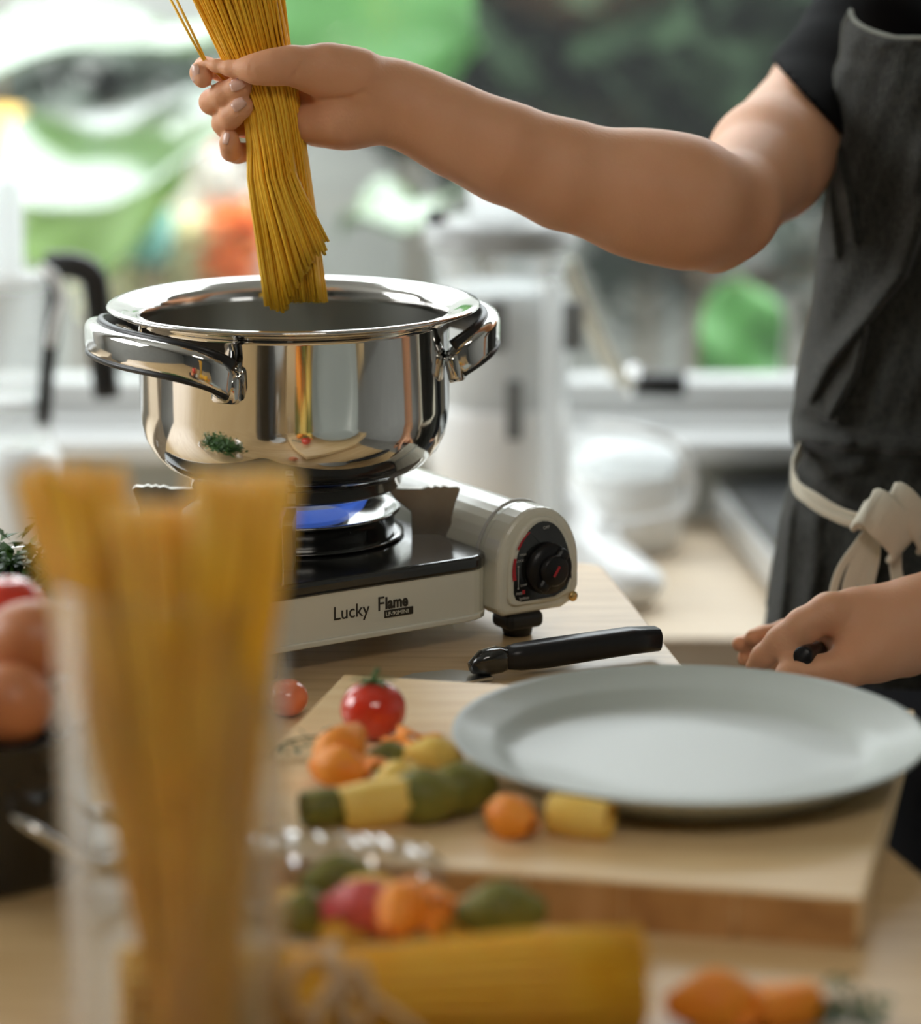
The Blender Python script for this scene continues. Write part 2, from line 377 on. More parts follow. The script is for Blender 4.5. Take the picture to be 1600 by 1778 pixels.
# ---- induction hob ----
a_, b_ = PZ(1237, 912, CZ), PZ(1334, 1037, CZ)
ang = math.atan2(b_.y - a_.y, b_.x - a_.x)
hb = thing('induction_hob', 'black topped portable hob with white sides on the pale counter beside the person', 'cooker', (a_.x, a_.y, CZ), ang)
hb_w = .40
def hl(n, x0, y0, z0, x1, y1, z1, m, b=0): return box(n, (x0, y0, z0), (x1, y1, z1), m, hb, b)
hl('body', 0, 0, .006, .36, hb_w, .045, M['sill'], .006); hl('glass_top', .0, .004, .045, .36, hb_w, .056, M['hob'], .004)
for x in (.03, .33):
    for y in (.03, hb_w - .03): hl('foot', x - .01, y - .01, 0, x + .01, y + .01, .006, M['black_plastic'])

# ---- white juicer in the middle ----
jc = P(868, 960, 2.98); jx, jy = jc.x, 2.96
def zz(py, Y=2.96): return P(800, py, Y).z
ju = thing('juicer', 'tall white juicer with a clear bowl on the counter under the window', 'appliance', (jx, jy, CZ))
def jl(n, pts, m, sx=1, sy=1, par=ju, dx=0): # pts (px half-width, py)
    return lathe(n, [(max(0, w / 1735), zz(y) - CZ) for w, y in pts], m, par, 48, (dx, 0, 0), sx, sy)
jl('motor_base', [(0, 905), (60, 905), (118, 880), (122, 780), (116, 706), (112, 695), (0, 695)], M['white_plastic'])
jl('strainer_bowl', [(112, 695), (118, 640), (120, 560), (112, 500), (108, 498)], M['clear2'])
jl('bowl', [(108, 500), (112, 470), (126, 425), (130, 400)], M['clear'])
jl('filter', [(0, 690), (92, 690), (96, 520), (0, 515)], M['white_plastic'])
jl('lid', [(132, 425), (130, 386), (80, 380), (62, 376), (0, 376)], mat('smoke_lid', (.38, .39, .38), .35))
jl('feed_tube', [(52, 380), (56, 320), (64, 290)], M['clear2'])
for s_, px in ((1, 862), (1, 996)):
    c0 = P(px, 565, jy - (.070 if px < 900 else .042)); bx = box('clip', (c0.x - jx - .010, c0.y - jy - .008, c0.z - CZ - .024), (c0.x - jx + .010, c0.y - jy + .004, c0.z - CZ + .024), M['grey_plastic'], ju, .003)
c0 = P(893, 712, jy - .075); box('rating_label', (c0.x - jx - .008, -.082, c0.z - CZ - .028), (c0.x - jx + .008, -.066, c0.z - CZ + .028), M['grey_plastic'], ju, .002)
c0 = P(958, 700, jy - .09); box('pusher', (c0.x - jx - .009, -.096, zz(905) - CZ), (c0.x - jx + .009, -.078, zz(462) - CZ), M['clear2'], ju, .004)
# sweeping foot of the juicer
ft = [P(930, 905, 2.96), P(1000, 930, 2.90), P(1060, 975, 2.86), P(1120, 1030, 2.80)]
V = []; Fc = []
bs = sdf_mesh([(.03, [((jx - .04, 2.98, CZ + .03), (jx + .06, 2.96, CZ + .03), .055, .05, (0, 0, 1), 1.5), ((jx + .06, 2.96, CZ + .028), (P(1092, 1020, 2.84).x, 2.84, CZ + .022), .058, .036, (0, 0, 1), 1.6),
     ((jx + .05, 2.97, CZ + .05), (jx - .02, 2.97, CZ + .10), .045, .05)])], .006, cuts=[((0, 0, CZ + .001), (0, 0, -1))])
o = np_mesh('foot', bs[0] - np.array([jx, jy, CZ]), bs[1], M['white_plastic'], ju)

# ---- knob rod and red stick, hose with the black nozzle ----
k0 = P(757, 381, 2.95); k1 = P(806, 412, 2.96); k2 = P(846, 470, 2.97)
kn = thing('corded_knob', 'small black knob with a red stem looped on the juicer rim', 'cord', tuple(k0))
tube('stem', [Vector((0, 0, 0)), k1 - k0], .006, M['pet_pink'], kn); tube('cord', [k1 - k0, (k1 - k0) * .5 + (k2 - k0) * .5, k2 - k0], .004, M['tie'], kn)
lathe('knob', [(0, -.010), (.008, -.009), (.010, 0), (.008, .009), (0, .010)], M['dark_plastic'], kn, 16)
h = [P(x, y, Y) for x, y, Y in ((985, 455, 2.99), (1010, 520, 3.0), (1040, 590, 3.05), (1075, 650, 3.1), (1100, 664, 3.13))]
hs = tag(tube('rinse_hose', catmull(h), .008, M['tie'], n=10), 'beige hose arching from the juicer down to a black nozzle', 'hose')
a1, b1 = P(1100, 666, 3.13), P(1190, 668, 3.12)
nz = thing('spray_nozzle', 'black cylindrical nozzle with a chrome collar lying on the window sill', 'nozzle', tuple(a1))
tube('barrel', [(0, 0, 0), (.004, 0, 0), b1 - a1], .013, M['dark_plastic'], nz, 20); tube('collar', [(-.008, 0, .002), (.003, 0, 0)], .0145, M['chrome'], nz, 20)
lathe('button', [(0, .02), (.006, .018), (.008, .010), (.0, .008)], M['chrome'], nz, 14)
# ---- white tub with arched rim, cable ----
tb = thing('kitchen_scale_tub', 'low white plastic tub with arched rim beside the juicer', 'tub', (0, 0, 0))
t0 = P(1092, 905, 3.06); tz = CZ
tub = thing('white_tub', 'white lidded tub with a curved rim behind the juicer foot', 'tub', (t0.x, 3.08, CZ))
bpy.data.objects.remove(tb)
lathe('body', [(0, 0), (.050, 0), (.056, .008), (.060, .080), (.058, .082), (0, .082)], M['white_plastic'], tub, 48, sx=1.0, sy=.85)
lathe('lid', [(.060, .080), (.062, .090), (.056, .100), (.035, .110), (0, .114)], M['clear2'], tub, 48, sx=1.0, sy=.85)
lathe('knob', [(0, .084), (.012, .084), (.013, .100), (.004, .106), (.004, .118), (0, .119)], M['white_plastic'], tub, 20, (.053, -.02, -.008))
cb = [P(x, y, Y) for x, y, Y in ((1030, 735, 3.0), (1110, 745, 2.97), (1180, 775, 2.95), (1204, 830, 2.94), (1190, 885, 2.93), (1120, 905, 2.92), (1040, 912, 2.93))]
tag(tube('power_cord', catmull(cb), .0042, M['white_plastic'], n=8), 'thin white power cord looping beside the white tub', 'cord')

# ---- food processor at left ----
fx = P(20, 700, 2.9).x; fy = 2.92
def fz(py): return P(20, py, fy).z - CZ
fp = thing('food_processor', 'food processor with clear bowl and dark handle at the left under the window', 'appliance', (fx, fy, CZ))
sc = 1 / 1765
def fl(n, pts, m, dx=0): return lathe(n, [(w * sc, max(0, fz(y)) if y < 960 else 0) for w, y in pts], m, fp, 48, (dx, 0, 0))
fl('motor_base', [(0, 961), (80, 961), (84, 950), (78, 800), (66, 775), (0, 775)], M['white_plastic'])
fl('bowl', [(62, 772), (66, 690), (70, 520), (72, 490)], M['clear'])
fl('grater_disc', [(0, 700), (58, 700), (58, 690), (0, 690)], M['white_plastic'])
fl('lid', [(75, 495), (74, 478), (30, 470), (0, 468)], M['clear2'])
fl('feed_tube', [(30, 470), (31, 330), (27, 312), (0, 309)], M['clear2'], -6 * sc)
hd = [(80, 462, 0), (128, 462, 0), (160, 478, 0), (170, 520, 0), (176, 600, 0), (186, 690, 0)]
hp = [P(x, y, fy - .02) - Vector((fx, fy, CZ)) for x, y, _ in hd]
tube('handle', catmull(hp, 6), .012, M['dark_plastic'], fp, prof=rrect(.026, .020, .008))
hq = [P(x, y, fy - .02) - Vector((fx, fy, CZ)) for x, y in ((98, 470), (92, 560), (82, 650), (76, 735))]
tube('handle_mount', catmull(hq, 5), .008, M['dark_plastic'], fp, prof=rrect(.014, .020, .005))
cq = [P(x, y, fy - .05) - Vector((fx, fy, CZ)) for x, y in ((70, 462), (95, 480), (108, 520), (100, 545), (88, 600))]
tube('cable', catmull(cq, 5), .004, M['white_plastic'], fp, 8)
# ================= GARDEN =================
struct(box('ground', (-5, WY + .3, -.75), (5, 9, -.7), M['soil']))
struct(box('wall_garden', (-5, 5.6, -.7), (5, 5.75, 1.1), M['garden']))
def leaf(name, base, tip, width, m, parent=None, sag=.05, fold=.25, nrm=(0, 0, 1), shape=(.0, .55, .9, 1, .95, .8, .5, .0), waves=.02):
    """broad leaf with midrib, raised gutter and a little thickness"""
    base, tip = Vector(base), Vector(tip); d = tip - base; L = d.length; t = d.normalized()
    n = Vector(nrm); n = (n - t * n.dot(t)).normalized(); s = t.cross(n)
    NL, NW = 28, 12; V = []; Fc = []
    for i in range(NL + 1):
        u = i / NL; x = u * (len(shape) - 1); k = min(int(x), len(shape) - 2); f = x - k; f = f * f * (3 - 2 * f)
        w = width * (shape[k] * (1 - f) + shape[k + 1] * f) / 2
        c = base + d * u + n * (-sag * 4 * (u - .5) ** 2 + sag)
        for j in range(NW + 1):
            v = (j / NW) * 2 - 1
            V.append(c + s * v * w + n * (abs(v) * w * fold + waves * math.sin(u * 9 + v * 2) * abs(v)))
    for i in range(NL):
        for j in range(NW): a = i * (NW + 1) + j; Fc.append((a, a + 1, a + NW + 2, a + NW + 1))
    o = raw(name, V, Fc, m, parent); so = o.modifiers.new('thickness', 'SOLIDIFY'); so.thickness = .0015
    return o
def plant(name, label, cat, leaves, stem_pts, group=None):
    b = Vector(stem_pts[0]); r = thing(name, label, cat, tuple(b), 0, group)
    tube('stem', [Vector(p) - b for p in catmull(stem_pts, 5)], .018, M['bark'], r, 10)
    for a in leaves:
        lf = leaf('leaf', Vector(a[0]) - b, Vector(a[1]) - b, a[2], a[3], r, *a[4:])
        tube('midrib', [Vector(a[0]) - b, (Vector(a[0]) + Vector(a[1])) / 2 - b + Vector((0, 0, .0)), Vector(a[1]) - b], .003, a[3], lf, 6)
    return r
up = (0, -.25, 1)
# big glossy leaves upper left (top side faces the sky)
plant('banana_plant', 'banana plant whose broad glossy leaves cross the upper left window', 'plant', [
    (P(-190, 100, 4.2), P(420, 62, 3.9), .20, M['banana'], .01, .05, (0, -.42, 1)),
    (P(430, 165, 4.0), P(-40, 372, 3.7), .27, M['banana'], .01, .05, (-.1, -.40, 1)),
    ], [(-.85, 4.6, -.7), (-.84, 4.5, -.1), (P(-190, 100, 4.3))])
plant('canna_plant', 'plant with a yellow green leaf behind the glossy leaf at left', 'plant', [
    (P(20, 440, 4.3), P(330, 260, 4.2), .20, M['banana_l'], .01, .05, (0, -1, .35)),
    ], [(-.7, 4.5, -.7), (-.7, 4.4, -.3), (P(20, 440, 4.32))])
plant('fan_leaf_plant', 'plant with one big round fresh green leaf above the wrist', 'plant', [
    (P(420, -10, 4.05), P(836, 70, 3.9), .27, M['banana_g'], .01, .04, (.1, -1, .25), (.1, .8, 1, 1, 1, .97, .8, .0)),
    ], [(-.35, 4.7, -.7), (-.33, 4.6, .1), (P(420, -10, 4.07))])
plant('young_banana_plant', 'small plant with one pale glossy leaf beside the hanging black knob', 'plant', [
    (P(590, 392, 3.75), P(850, 335, 3.95), .085, M['banana'], .01, .08, (0, -.35, 1)),
    ], [(.05, 4.6, -.7), (.04, 4.3, -.2), (P(850, 345, 3.87))])
plant('paddle_plant', 'low plant with one upright oval green leaf by the right window sill', 'plant', [
    (P(1285, 690, 3.72), P(1288, 480, 3.78), .105, M['banana_g'], .01, .05, (0, -1, .2), (.8, .95, 1, 1, .98, .9, .7, .1)),
    ], [(P(1285, 690, 3.9)[0], 3.9, -.7), (P(1285, 690, 3.85)[0], 3.85, -.3), (P(1285, 690, 3.73))])
# dark shrubs beyond, each with its own foliage and stem
def shrub(name, label, c, rx, rz, n, m, seed, size=.16):
    rnd = random.Random(seed); r = thing(name, label, 'shrub', (c[0], c[1], -.7), 0)
    tube('stem', [(0, 0, 0), (.02, 0, .5), (0, 0, c[2] + .7)], .011, M['bark'], r, 8)
    V = []; Fc = []
    for i in range(n):
        a = rnd.uniform(0, 6.28); b = math.acos(rnd.uniform(-1, 1)); q = rnd.random() ** .4
        p = Vector((rx * q * math.sin(b) * math.cos(a), .3 * q * math.sin(b) * math.sin(a), c[2] + .7 + rz * q * math.cos(b)))
        t = Vector((rnd.gauss(0, 1), rnd.gauss(0, 1), rnd.gauss(-.3, .6))).normalized(); s = t.cross(Vector((rnd.gauss(0, .4), rnd.gauss(0, .4), 1))).normalized(); L = size * rnd.uniform(.6, 1.3); w = L * .28
        k = len(V); up_ = t.cross(s) * (w * .3)
        V += [p - t * L / 2, p - t * L * .15 + s * w + up_, p + t * L * .25 + s * w * .8 + up_, p + t * L / 2, p + t * L * .25 - s * w * .8 + up_, p - t * L * .15 - s * w + up_]
        Fc += [(k, k + 1, k + 2, k + 3), (k, k + 3, k + 4, k + 5)]
    raw('foliage', V, Fc, m, r)['kind'] = 'stuff'
shrub('garden_shrub', 'dark leafy shrub seen just above the forearm by the wrist', (P(940, 60, 4.75).x, 4.75, P(960, 60, 5.2).z), .30, .20, 420, M['bush'], 1)
shrub('garden_shrub', 'dark leafy shrub seen above the bend of the elbow', (P(1200, 70, 5.25).x, 5.22, P(1200, 70, 5.25).z), .30, .22, 420, M['bush'], 2)
shrub('garden_shrub', 'dark leafy shrub behind the black sleeve', (P(1430, 60, 5.0).x, 5.0, P(1420, 60, 5.3).z), .28, .28, 380, M['bush'], 3)
shrub('garden_shrub', 'thin grey green shrub between forearm and window sill', (P(1110, 470, 5.4).x, 5.35, P(1110, 470, 5.4).z), .12, .10, 26, M['bush2'], 5, .13)
shrub('garden_shrub', 'sparse grey green shrub behind the elbow', (P(1370, 420, 5.4).x, 5.35, P(1370, 420, 5.4).z), .12, .16, 30, M['bush2'], 6, .14)
shrub('garden_shrub', 'grey brown shrub behind the glossy leaves at upper left', (P(120, 150, 5.1).x, 5.1, P(120, 150, 5.3).z), .34, .14, 90, M['bush2'], 7, .16)
shrub('garden_shrub', 'small dark shrub at the top edge right of the pasta', (P(700, -30, 5.1).x, 5.1, P(700, -40, 5.3).z), .25, .14, 200, M['bush'], 8)
# flowers and pots at left, blurred behind the pot
def petal_ball(parent, c, r, m, n=9):
    V = []; Fc = []
    for i in range(n):
        a = 2.39996 * i; e = math.acos(1 - 1.6 * (i + .5) / n); d = Vector((math.sin(e) * math.cos(a), -math.cos(e), math.sin(e) * math.sin(a)))
        s = d.cross(Vector((0, 0, 1))).normalized(); u = d.cross(s); k = len(V)
        q = Vector(c) + d * r * .35
        V += [q - d * r * .3, q + s * r * .45 + u * r * .1, q + d * r * .65 + s * r * .3, q + d * r * .75 - u * r * .15, q + d * r * .65 - s * r * .3, q - s * r * .45 + u * r * .1]
        Fc += [(k, k + 1, k + 2, k + 3), (k, k + 3, k + 4, k + 5)]
    o = raw('blossom', V, Fc, m, parent); so = o.modifiers.new('thickness', 'SOLIDIFY'); so.thickness = .003
    return o
def flowers(label, px, py, Y, cols, r, spread, stemz=-.7, seed=0):
    rnd = random.Random(seed); c = P(px, py, Y); g = thing('flowering_plant', label, 'plant', (c.x, c.y, -.7))
    for i, m in enumerate(cols):
        a = i * 2.4; q = Vector((spread * math.cos(a) * math.sqrt(i / len(cols)), rnd.uniform(-.03, .03), c.z + .7 + spread * math.sin(a) * math.sqrt(i / len(cols))))
        bl = petal_ball(g, q, r, m, 14)
        tube('stalk', [(0, 0, .0), (q.x * .5, 0, q.z * .6), q + Vector((0, .02, -.01))], .004, M['bush'], g, 6)
W_, Cc, O_, Pk, Tl = M['pet_white'], M['pet_cream'], M['pet_orange'], M['pet_pink'], M['bush2']
flowers('plant in white bloom behind the left of the pasta bundle', 345, 375, 4.5, [W_] * 7, .055, .075, seed=1)
flowers('plant in bright orange bloom beside the end of the pasta bundle', 402, 428, 4.4, [O_] * 5, .045, .045, seed=2)
flowers('plant in pink bloom left of the curled little finger', 350, 305, 4.6, [Pk] * 4, .032, .035, seed=3)
flowers('plant in peach bloom behind the little finger', 415, 320, 4.7, [O_, Pk, O_], .028, .035, seed=4)
flowers('plant in cream bloom under the yellow green leaf', 275, 365, 4.5, [Cc] * 5, .045, .05, seed=5)
flowers('plant in pale yellow bloom over the left rim of the steel pot', 235, 455, 4.4, [Cc] * 9, .050, .085, seed=6)
flowers('plant in white and cream bloom low behind the steel pot', 340, 470, 4.5, [Cc, W_, Cc, W_, Cc], .045, .085, seed=7)
tp = P(258, 405, 4.3); q = thing('teal_planter', 'small teal planter among the pale blossoms', 'planter', (tp.x, tp.y, tp.z - .04))
lathe('pot', [(0, 0), (.028, 0), (.040, .07), (.036, .07), (.028, .01), (0, .01)], M['pet_teal'], q, 24); lathe('soil', [(0, .055), (.034, .055)], M['bark'], q, 16)
pp = tag(tube('planter_post', [(tp.x, tp.y, -.7), (tp.x, tp.y, tp.z - .04)], .012, M['bark'], None, 8), 'slim wooden post under the teal planter', 'post')
lp = P(5, 262, 4.4); lt = thing('garden_lantern', 'round amber lantern hanging at the left edge of the garden', 'lantern', (lp.x, lp.y, lp.z))
lathe('shade', [(0, .065), (.03, .06), (.052, .03), (.055, 0), (.048, -.035), (.02, -.058), (0, -.06)], M['pet_amber'], lt, 24); tube('hanger', [(0, 0, .06), (0, 0, .30), (-.005, 0, 1.4)], .004, M['bark'], lt, 6)
# ================= TABLE, STOVE, POT =================
TBL = thing('table', 'light wooden table top whose long edge runs off to the right', 'table', (0, 1.5, FLOOR_Z))
e1, e2 = PZ(1037, 975, 0), PZ(1195, 1163, 0)
dd = (e2 - e1).normalized(); far = e1; kink = PZ(1215, 1190, 0); near = PZ(1600, 1518, 0); near = near + (near - kink).normalized() * .75
side = Vector((-dd.y, dd.x, 0)); side = -side if side.x > 0 else side
w_ = 1.15
c1, c2, c3, c4 = far, near, near + side * w_ - Vector((.25, 0, 0)), far + side * w_
def rounded(poly, r, k=6):
    out = []
    for i, p in enumerate(poly):
        a = (poly[i - 1] - p).normalized(); b = (poly[(i + 1) % len(poly)] - p).normalized(); ang = a.angle(b); t = r / math.tan(ang / 2)
        p0, p1 = p + a * t, p + b * t; c = p + (a + b).normalized() * (r / math.sin(ang / 2))
        v0, v1 = p0 - c, p1 - c
        for j in range(k + 1): out.append(c + v0.lerp(v1, j / k).normalized() * r)
    return out
c4 = far + (side * .96 + dd * -.0) * w_
pl = [(v.x, v.y) for v in rounded([c1, c2, c3, c4], .02)]
pl.insert(7, (kink.x, kink.y))
rel(extrude('tabletop', pl, lambda u, v, d: (u, v, d), -.03, 0, M['table'], None, .002), TBL)
for p_, q_ in ((c1, c3), (c2, c4), (c3, c1), (c4, c2)):
    v = p_ + (q_ - p_).normalized() * .10
    rel(box('leg', (v.x - .03, v.y - .03, FLOOR_Z), (v.x + .03, v.y + .03, -.03), M['table'], None, .003), TBL)

BC = Vector((-.112, 2.03, 0)); SA = R(33)
ST = thing('gas_stove', 'white portable gas stove with black top tray burning under the steel pot', 'stove', tuple(BC), SA)
def sb(n, x0, y0, z0, x1, y1, z1, m, b=0, par=ST): return box(n, (x0, y0, z0), (x1, y1, z1), m, par, b)
XL, XR, XC, YF, YB = -.140, .0830, .150, -.122, .122
# body: rounded plan, slight flare lip at the foot
pb = [(v.x, v.y) for v in rounded([Vector((XL, YF, 0)), Vector((XR, YF, 0)), Vector((XR, YB, 0)), Vector((XL, YB, 0))], .022)]
extrude('body', pb, lambda u, v, d: (u, v, d), .021, .0535, M['white_enamel'], ST, .0015)
pb2 = [(u * 1.012 - (0 if u < 0 else .0012), v * 1.016) for u, v in pb]
extrude('foot_lip', pb2, lambda u, v, d: (u, v, d), .0185, .0225, M['white_enamel'], ST, .001)
pt = [(v.x, v.y) for v in rounded([Vector((XL - .002, YF - .002, 0)), Vector((XR - .001, YF - .002, 0)), Vector((XR - .001, YB + .002, 0)), Vector((XL - .002, YB + .002, 0))], .02)]
extrude('top_tray', pt, lambda u, v, d: (u, v, d), .0520, .0622, M['black_gloss'], ST, .003)
# gas compartment: D section swept from front to back
def dsec(x0, x1, z0, zt, r, cr_=.006):
    cx = (x0 + x1) / 2; rad = (x1 - x0) / 2; out = []
    for i in range(19):
        a = math.pi * i / 18; out.append((cx + rad * math.cos(a), zt - .041 + .041 * math.sin(a)))
    out += [(x0, z0 + cr_), (x0 + cr_ * .3, z0 + cr_ * .3), (x0 + cr_, z0), (x1 - .014, z0), (x1 - .004, z0 + .004), (x1, z0 + .014)]
    return out
GX0, GX1 = .0820, .1450
D0 = dsec(GX0, GX1, .020, .0885, 0)
extrude('gas_compartment', D0, lambda u, v, d: (u, d, v), -.110, .118, M['white_enamel'], ST, .002, False)
D1 = dsec(GX0 - .002, GX1 + .0015, .0185, .0905, 0)
fc = extrude('front_cowl', D1, lambda u, v, d: (u, d, v), -.128, -.104, M['white_enamel'], ST, .004)
D2 = dsec(GX0 + .005, GX1 - .004, .0255, .0845, 0)
extrude('panel_rim', D2, lambda u, v, d: (u, d, v), -.1305, -.126, M['white_enamel'], ST, .0015)
D3 = dsec(GX0 + .009, GX1 - .0075, .0285, .0815, 0)
cp = extrude('control_panel', D3, lambda u, v, d: (u, d, v), -.1312, -.129, M['black_gloss'], ST, .0008)
seam = tube('seam', [Vector((x, -.101, z)) for x, z in D1[1:18]], .0012, M['grey_print'], ST, 6)
extrude('rear_cap', D1, lambda u, v, d: (u, d, v), .112, .124, M['white_enamel'], ST, .003)
# lid hinge plate between tray and compartment
sb('side_gap', XR - .001, -.1225, .022, XR + .0008, -.1205, .0535, M['black_plastic'])
# knob: disc + grip
kc = (GX0 + .0350, -.1312, .0490)
kb = lathe('control_knob', [(0, .0), (.0175, .0), (.0175, .003), (.0165, .006), (.010, .007), (0, .007)], M['black_soft'], ST, 40)
kb.location = kc; kb.rotation_euler = (math.pi / 2, 0, 0)
kg = box('grip', (-.0044, -.0165, .005), (.0044, .0165, .0110), M['black_soft'], kb, .003); kg.rotation_euler = (0, 0, R(-38))
kt = lathe('grip_boss', [(0, .005), (.0105, .005), (.0105, .0110), (.009, .0122), (0, .0122)], M['black_soft'], kb, 32)
mk = box('pointer', (-.0009, -.0040, .0120), (.0009, .0040, .0126), M['red'], kb); mk.rotation_euler = (0, 0, R(-35))
def text(name, body, size, loc, m, par, bold=0, rot=(math.pi / 2, 0, 0), depth=.00015, sx=1, shear=0):
    c = bpy.data.curves.new(name, 'FONT'); c.body = body; c.size = size; c.extrude = depth; c.offset = bold; c.shear = shear; c.resolution_u = 3
    t = bpy.data.objects.new(name + '_tmp', c); COL.objects.link(t); bpy.context.view_layer.update()
    me = bpy.data.meshes.new_from_object(t.evaluated_get(bpy.context.evaluated_depsgraph_get())); bpy.data.objects.remove(t)
    me.materials.clear(); o = link(name, me, m, par, False); o.location = loc; o.rotation_euler = rot; o.scale = (sx, 1, 1); return o
lz, ly = .0340, YF - .0004
lx = -.0440
text('lettering', 'Lucky', .0128, (lx, ly, lz), M['print_dark'], ST, 0, sx=.92)
text('lettering', 'F', .0136, (lx + .0335, ly, lz + .0014), M['print_dark'], ST, 0, sx=.9)
text('lettering', 'lame', .0108, (lx + .0395, ly, lz + .0022), M['print_dark'], ST, .00035, sx=.86)
pl_ = sb('model_plate', lx + .0390, ly - .0002, lz - .0040, lx + .0610, ly + .0003, lz + .0010, M['print_dark'])
text('model_lettering', 'LF-90MINI', .0039, (lx + .0396, ly - .0004, lz - .0028), M['white_enamel'], pl_, 0, sx=1.05)
# panel print
py_ = -.1314
def pbox(n, x, z, w, h, m, rz=0):
    o = box(n, (-w / 2, -.0001, -h / 2), (w / 2, .0001, h / 2), m, ST); o.location = (x, py_, z); o.rotation_euler = (0, rz, 0); return o
px0 = GX0 + .0185
for i in range(10):
    t = i / 9; a = R(188 - 62 * t); w = .0024 * (1 - t * .75) + .0004
    if i in (4, 5): continue
    pbox('heat_scale', kc[0] + .0262 * math.cos(a), kc[2] + .0300 * math.sin(a) + .001, w, .0042, M['red'], -(a - math.pi))
pbox('ignition_dot', GX0 + .0165, .0350, .0022, .0026, M['red']); 
pbox('lock_arrow', GX0 + .0122, .0455, .0004, .016, M['grey_print'])
pbox('lock_arrow', GX0 + .0122, .0530, .0012, .0012, M['grey_print'], R(45)); pbox('lock_arrow', GX0 + .0122, .0380, .0012, .0012, M['grey_print'], R(45))
for b_, x, z, s in (('LOCK', .0105, .0560, .0023), ('FREE', .0105, .0336, .0023), ('OFF', .032, .0760, .0030), ('HIGH', .0130, .0600, .0022), ('LOW', .0140, .0390, .0022), ('Ignition', .0130, .0300, .0026)):
    text('panel_lettering', b_, s, (GX0 + x, py_, z), M['grey_print'], ST)
sc_ = lathe('screw', [(0, 0), (.0035, 0), (.0035, .0012), (.002, .002), (0, .002)], M['brass'], ST, 20); sc_.location = (GX1 - .006, -.1305, .0265); sc_.rotation_euler = (math.pi / 2, 0, 0)
# feet
for x, y, lab in ((XL + .052, YF + .012, 0), (XL + .025, YB - .02, 0), (GX1 - .02, YB - .02, 0)):
    lathe('foot', [(0, 0), (.0085, 0), (.0105, .018), (0, .0185)], M['black_plastic'], ST, 24, (x, y, 0))
ff = lathe('foot', [(0, 0), (.0095, 0), (.0105, .004), (.0105, .018), (0, .0185)], M['black_plastic'], ST, 24, (GX0 + .032 - .006, YF + .012, 0))
box('lever', (-.018, -.017, .007), (.011, .006, .0185), M['black_plastic'], ff, .004)
# burner
lathe('burner_pan', [(.050, .0666), (.070, .0666), (.0735, .0678), (.0735, .0690), (.069, .0686), (.050, .0682)], M['black_gloss'], ST, 64)
lathe('burner_bowl', [(.066, .067), (.0675, .0830), (.071, .0845), (.071, .0858), (.0675, .0858), (.064, .079), (.058, .0715), (.0, .071)], mat('smoked_steel', (.23, .23, .22), .12, 1), ST, 72)
lathe('burner_head', [(0, .070), (.030, .070), (.034, .073), (.036, .075), (.036, .079), (.030, .0800), (0, .0800)], M['steel_dull'], ST, 48)
fl_ = lathe('flame', [(.0365, .0785), (.040, .0805), (.046, .0855), (.050, .0930), (.0475, .0930), (.040, .0865), (.036, .0810)], M['flame'], ST, 64)
for o_ in [c for c in ST.children if c.name.split('.')[0] in ('burner_pan', 'burner_bowl', 'burner_head', 'flame')]: o_.location.z -= .0045
# four pot supports, at right angles in the room, slab plates with a serrated top
for k in range(4):
    a = -SA + k * math.pi / 2
    Vs = [(.080, .0575), (.080, .066), (.0825, .078), (.078, .088), (.071, .0945)]
    prof = [(.079, .056), (.106, .056), (.106, .074), (.1085, .084), (.112, .0935), (.1095, .0955), (.104, .0950), (.101, .0962), (.0985, .0948), (.0955, .0960), (.093, .0945), (.0905, .0955), (.086, .0938), (.070, .0938), (.062, .0938), (.068, .086), (.078, .078)]
    rr = lambda u, v, d, a=a: (u * math.cos(a) - d * math.sin(a), u * math.sin(a) + d * math.cos(a), v)
    ss = extrude('pot_support', prof, rr, -.0036, .0036, M['steel_dull'], ST, .0008)

# ---- pot ----
PZ0 = .0955
POT = thing('stock_pot', 'large polished steel stock pot with wide flared rim standing on the lit gas stove', 'pot', (BC.x, BC.y, PZ0))
Rb, Hp = .1045, .2195 - PZ0
outer = [(0, .0), (.066, .0), (.070, .0012), (.072, .004), (.0725, .010), (.074, .0115), (.080, .014), (.089, .019), (.0965, .027), (.1015, .037), (.1038, .047), (Rb, .058), (Rb, Hp - .010), (Rb + .001, Hp - .007), (.112, Hp - .0045), (.1205, Hp - .002), (.1245, Hp - .0004), (.1255, Hp + .0008), (.1245, Hp + .0020), (.121, Hp + .0022)]
lathe('body', outer, M['steel'], POT, 128)
inner = [(.121, Hp + .0022), (.113, Hp + .0006), (.1085, Hp - .002), (.1045, Hp - .0030), (.1030, Hp - .006), (.1028, Hp - .012)]
lathe('rim', inner, M['steel'], POT, 128)
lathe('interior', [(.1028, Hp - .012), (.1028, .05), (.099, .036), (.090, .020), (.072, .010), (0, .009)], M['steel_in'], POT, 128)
water = lathe('water', [(0, .052), (.1026, .052)], mat('water', (.75, .8, .78), .03, trans=.9, ior=1.33), POT, 64)
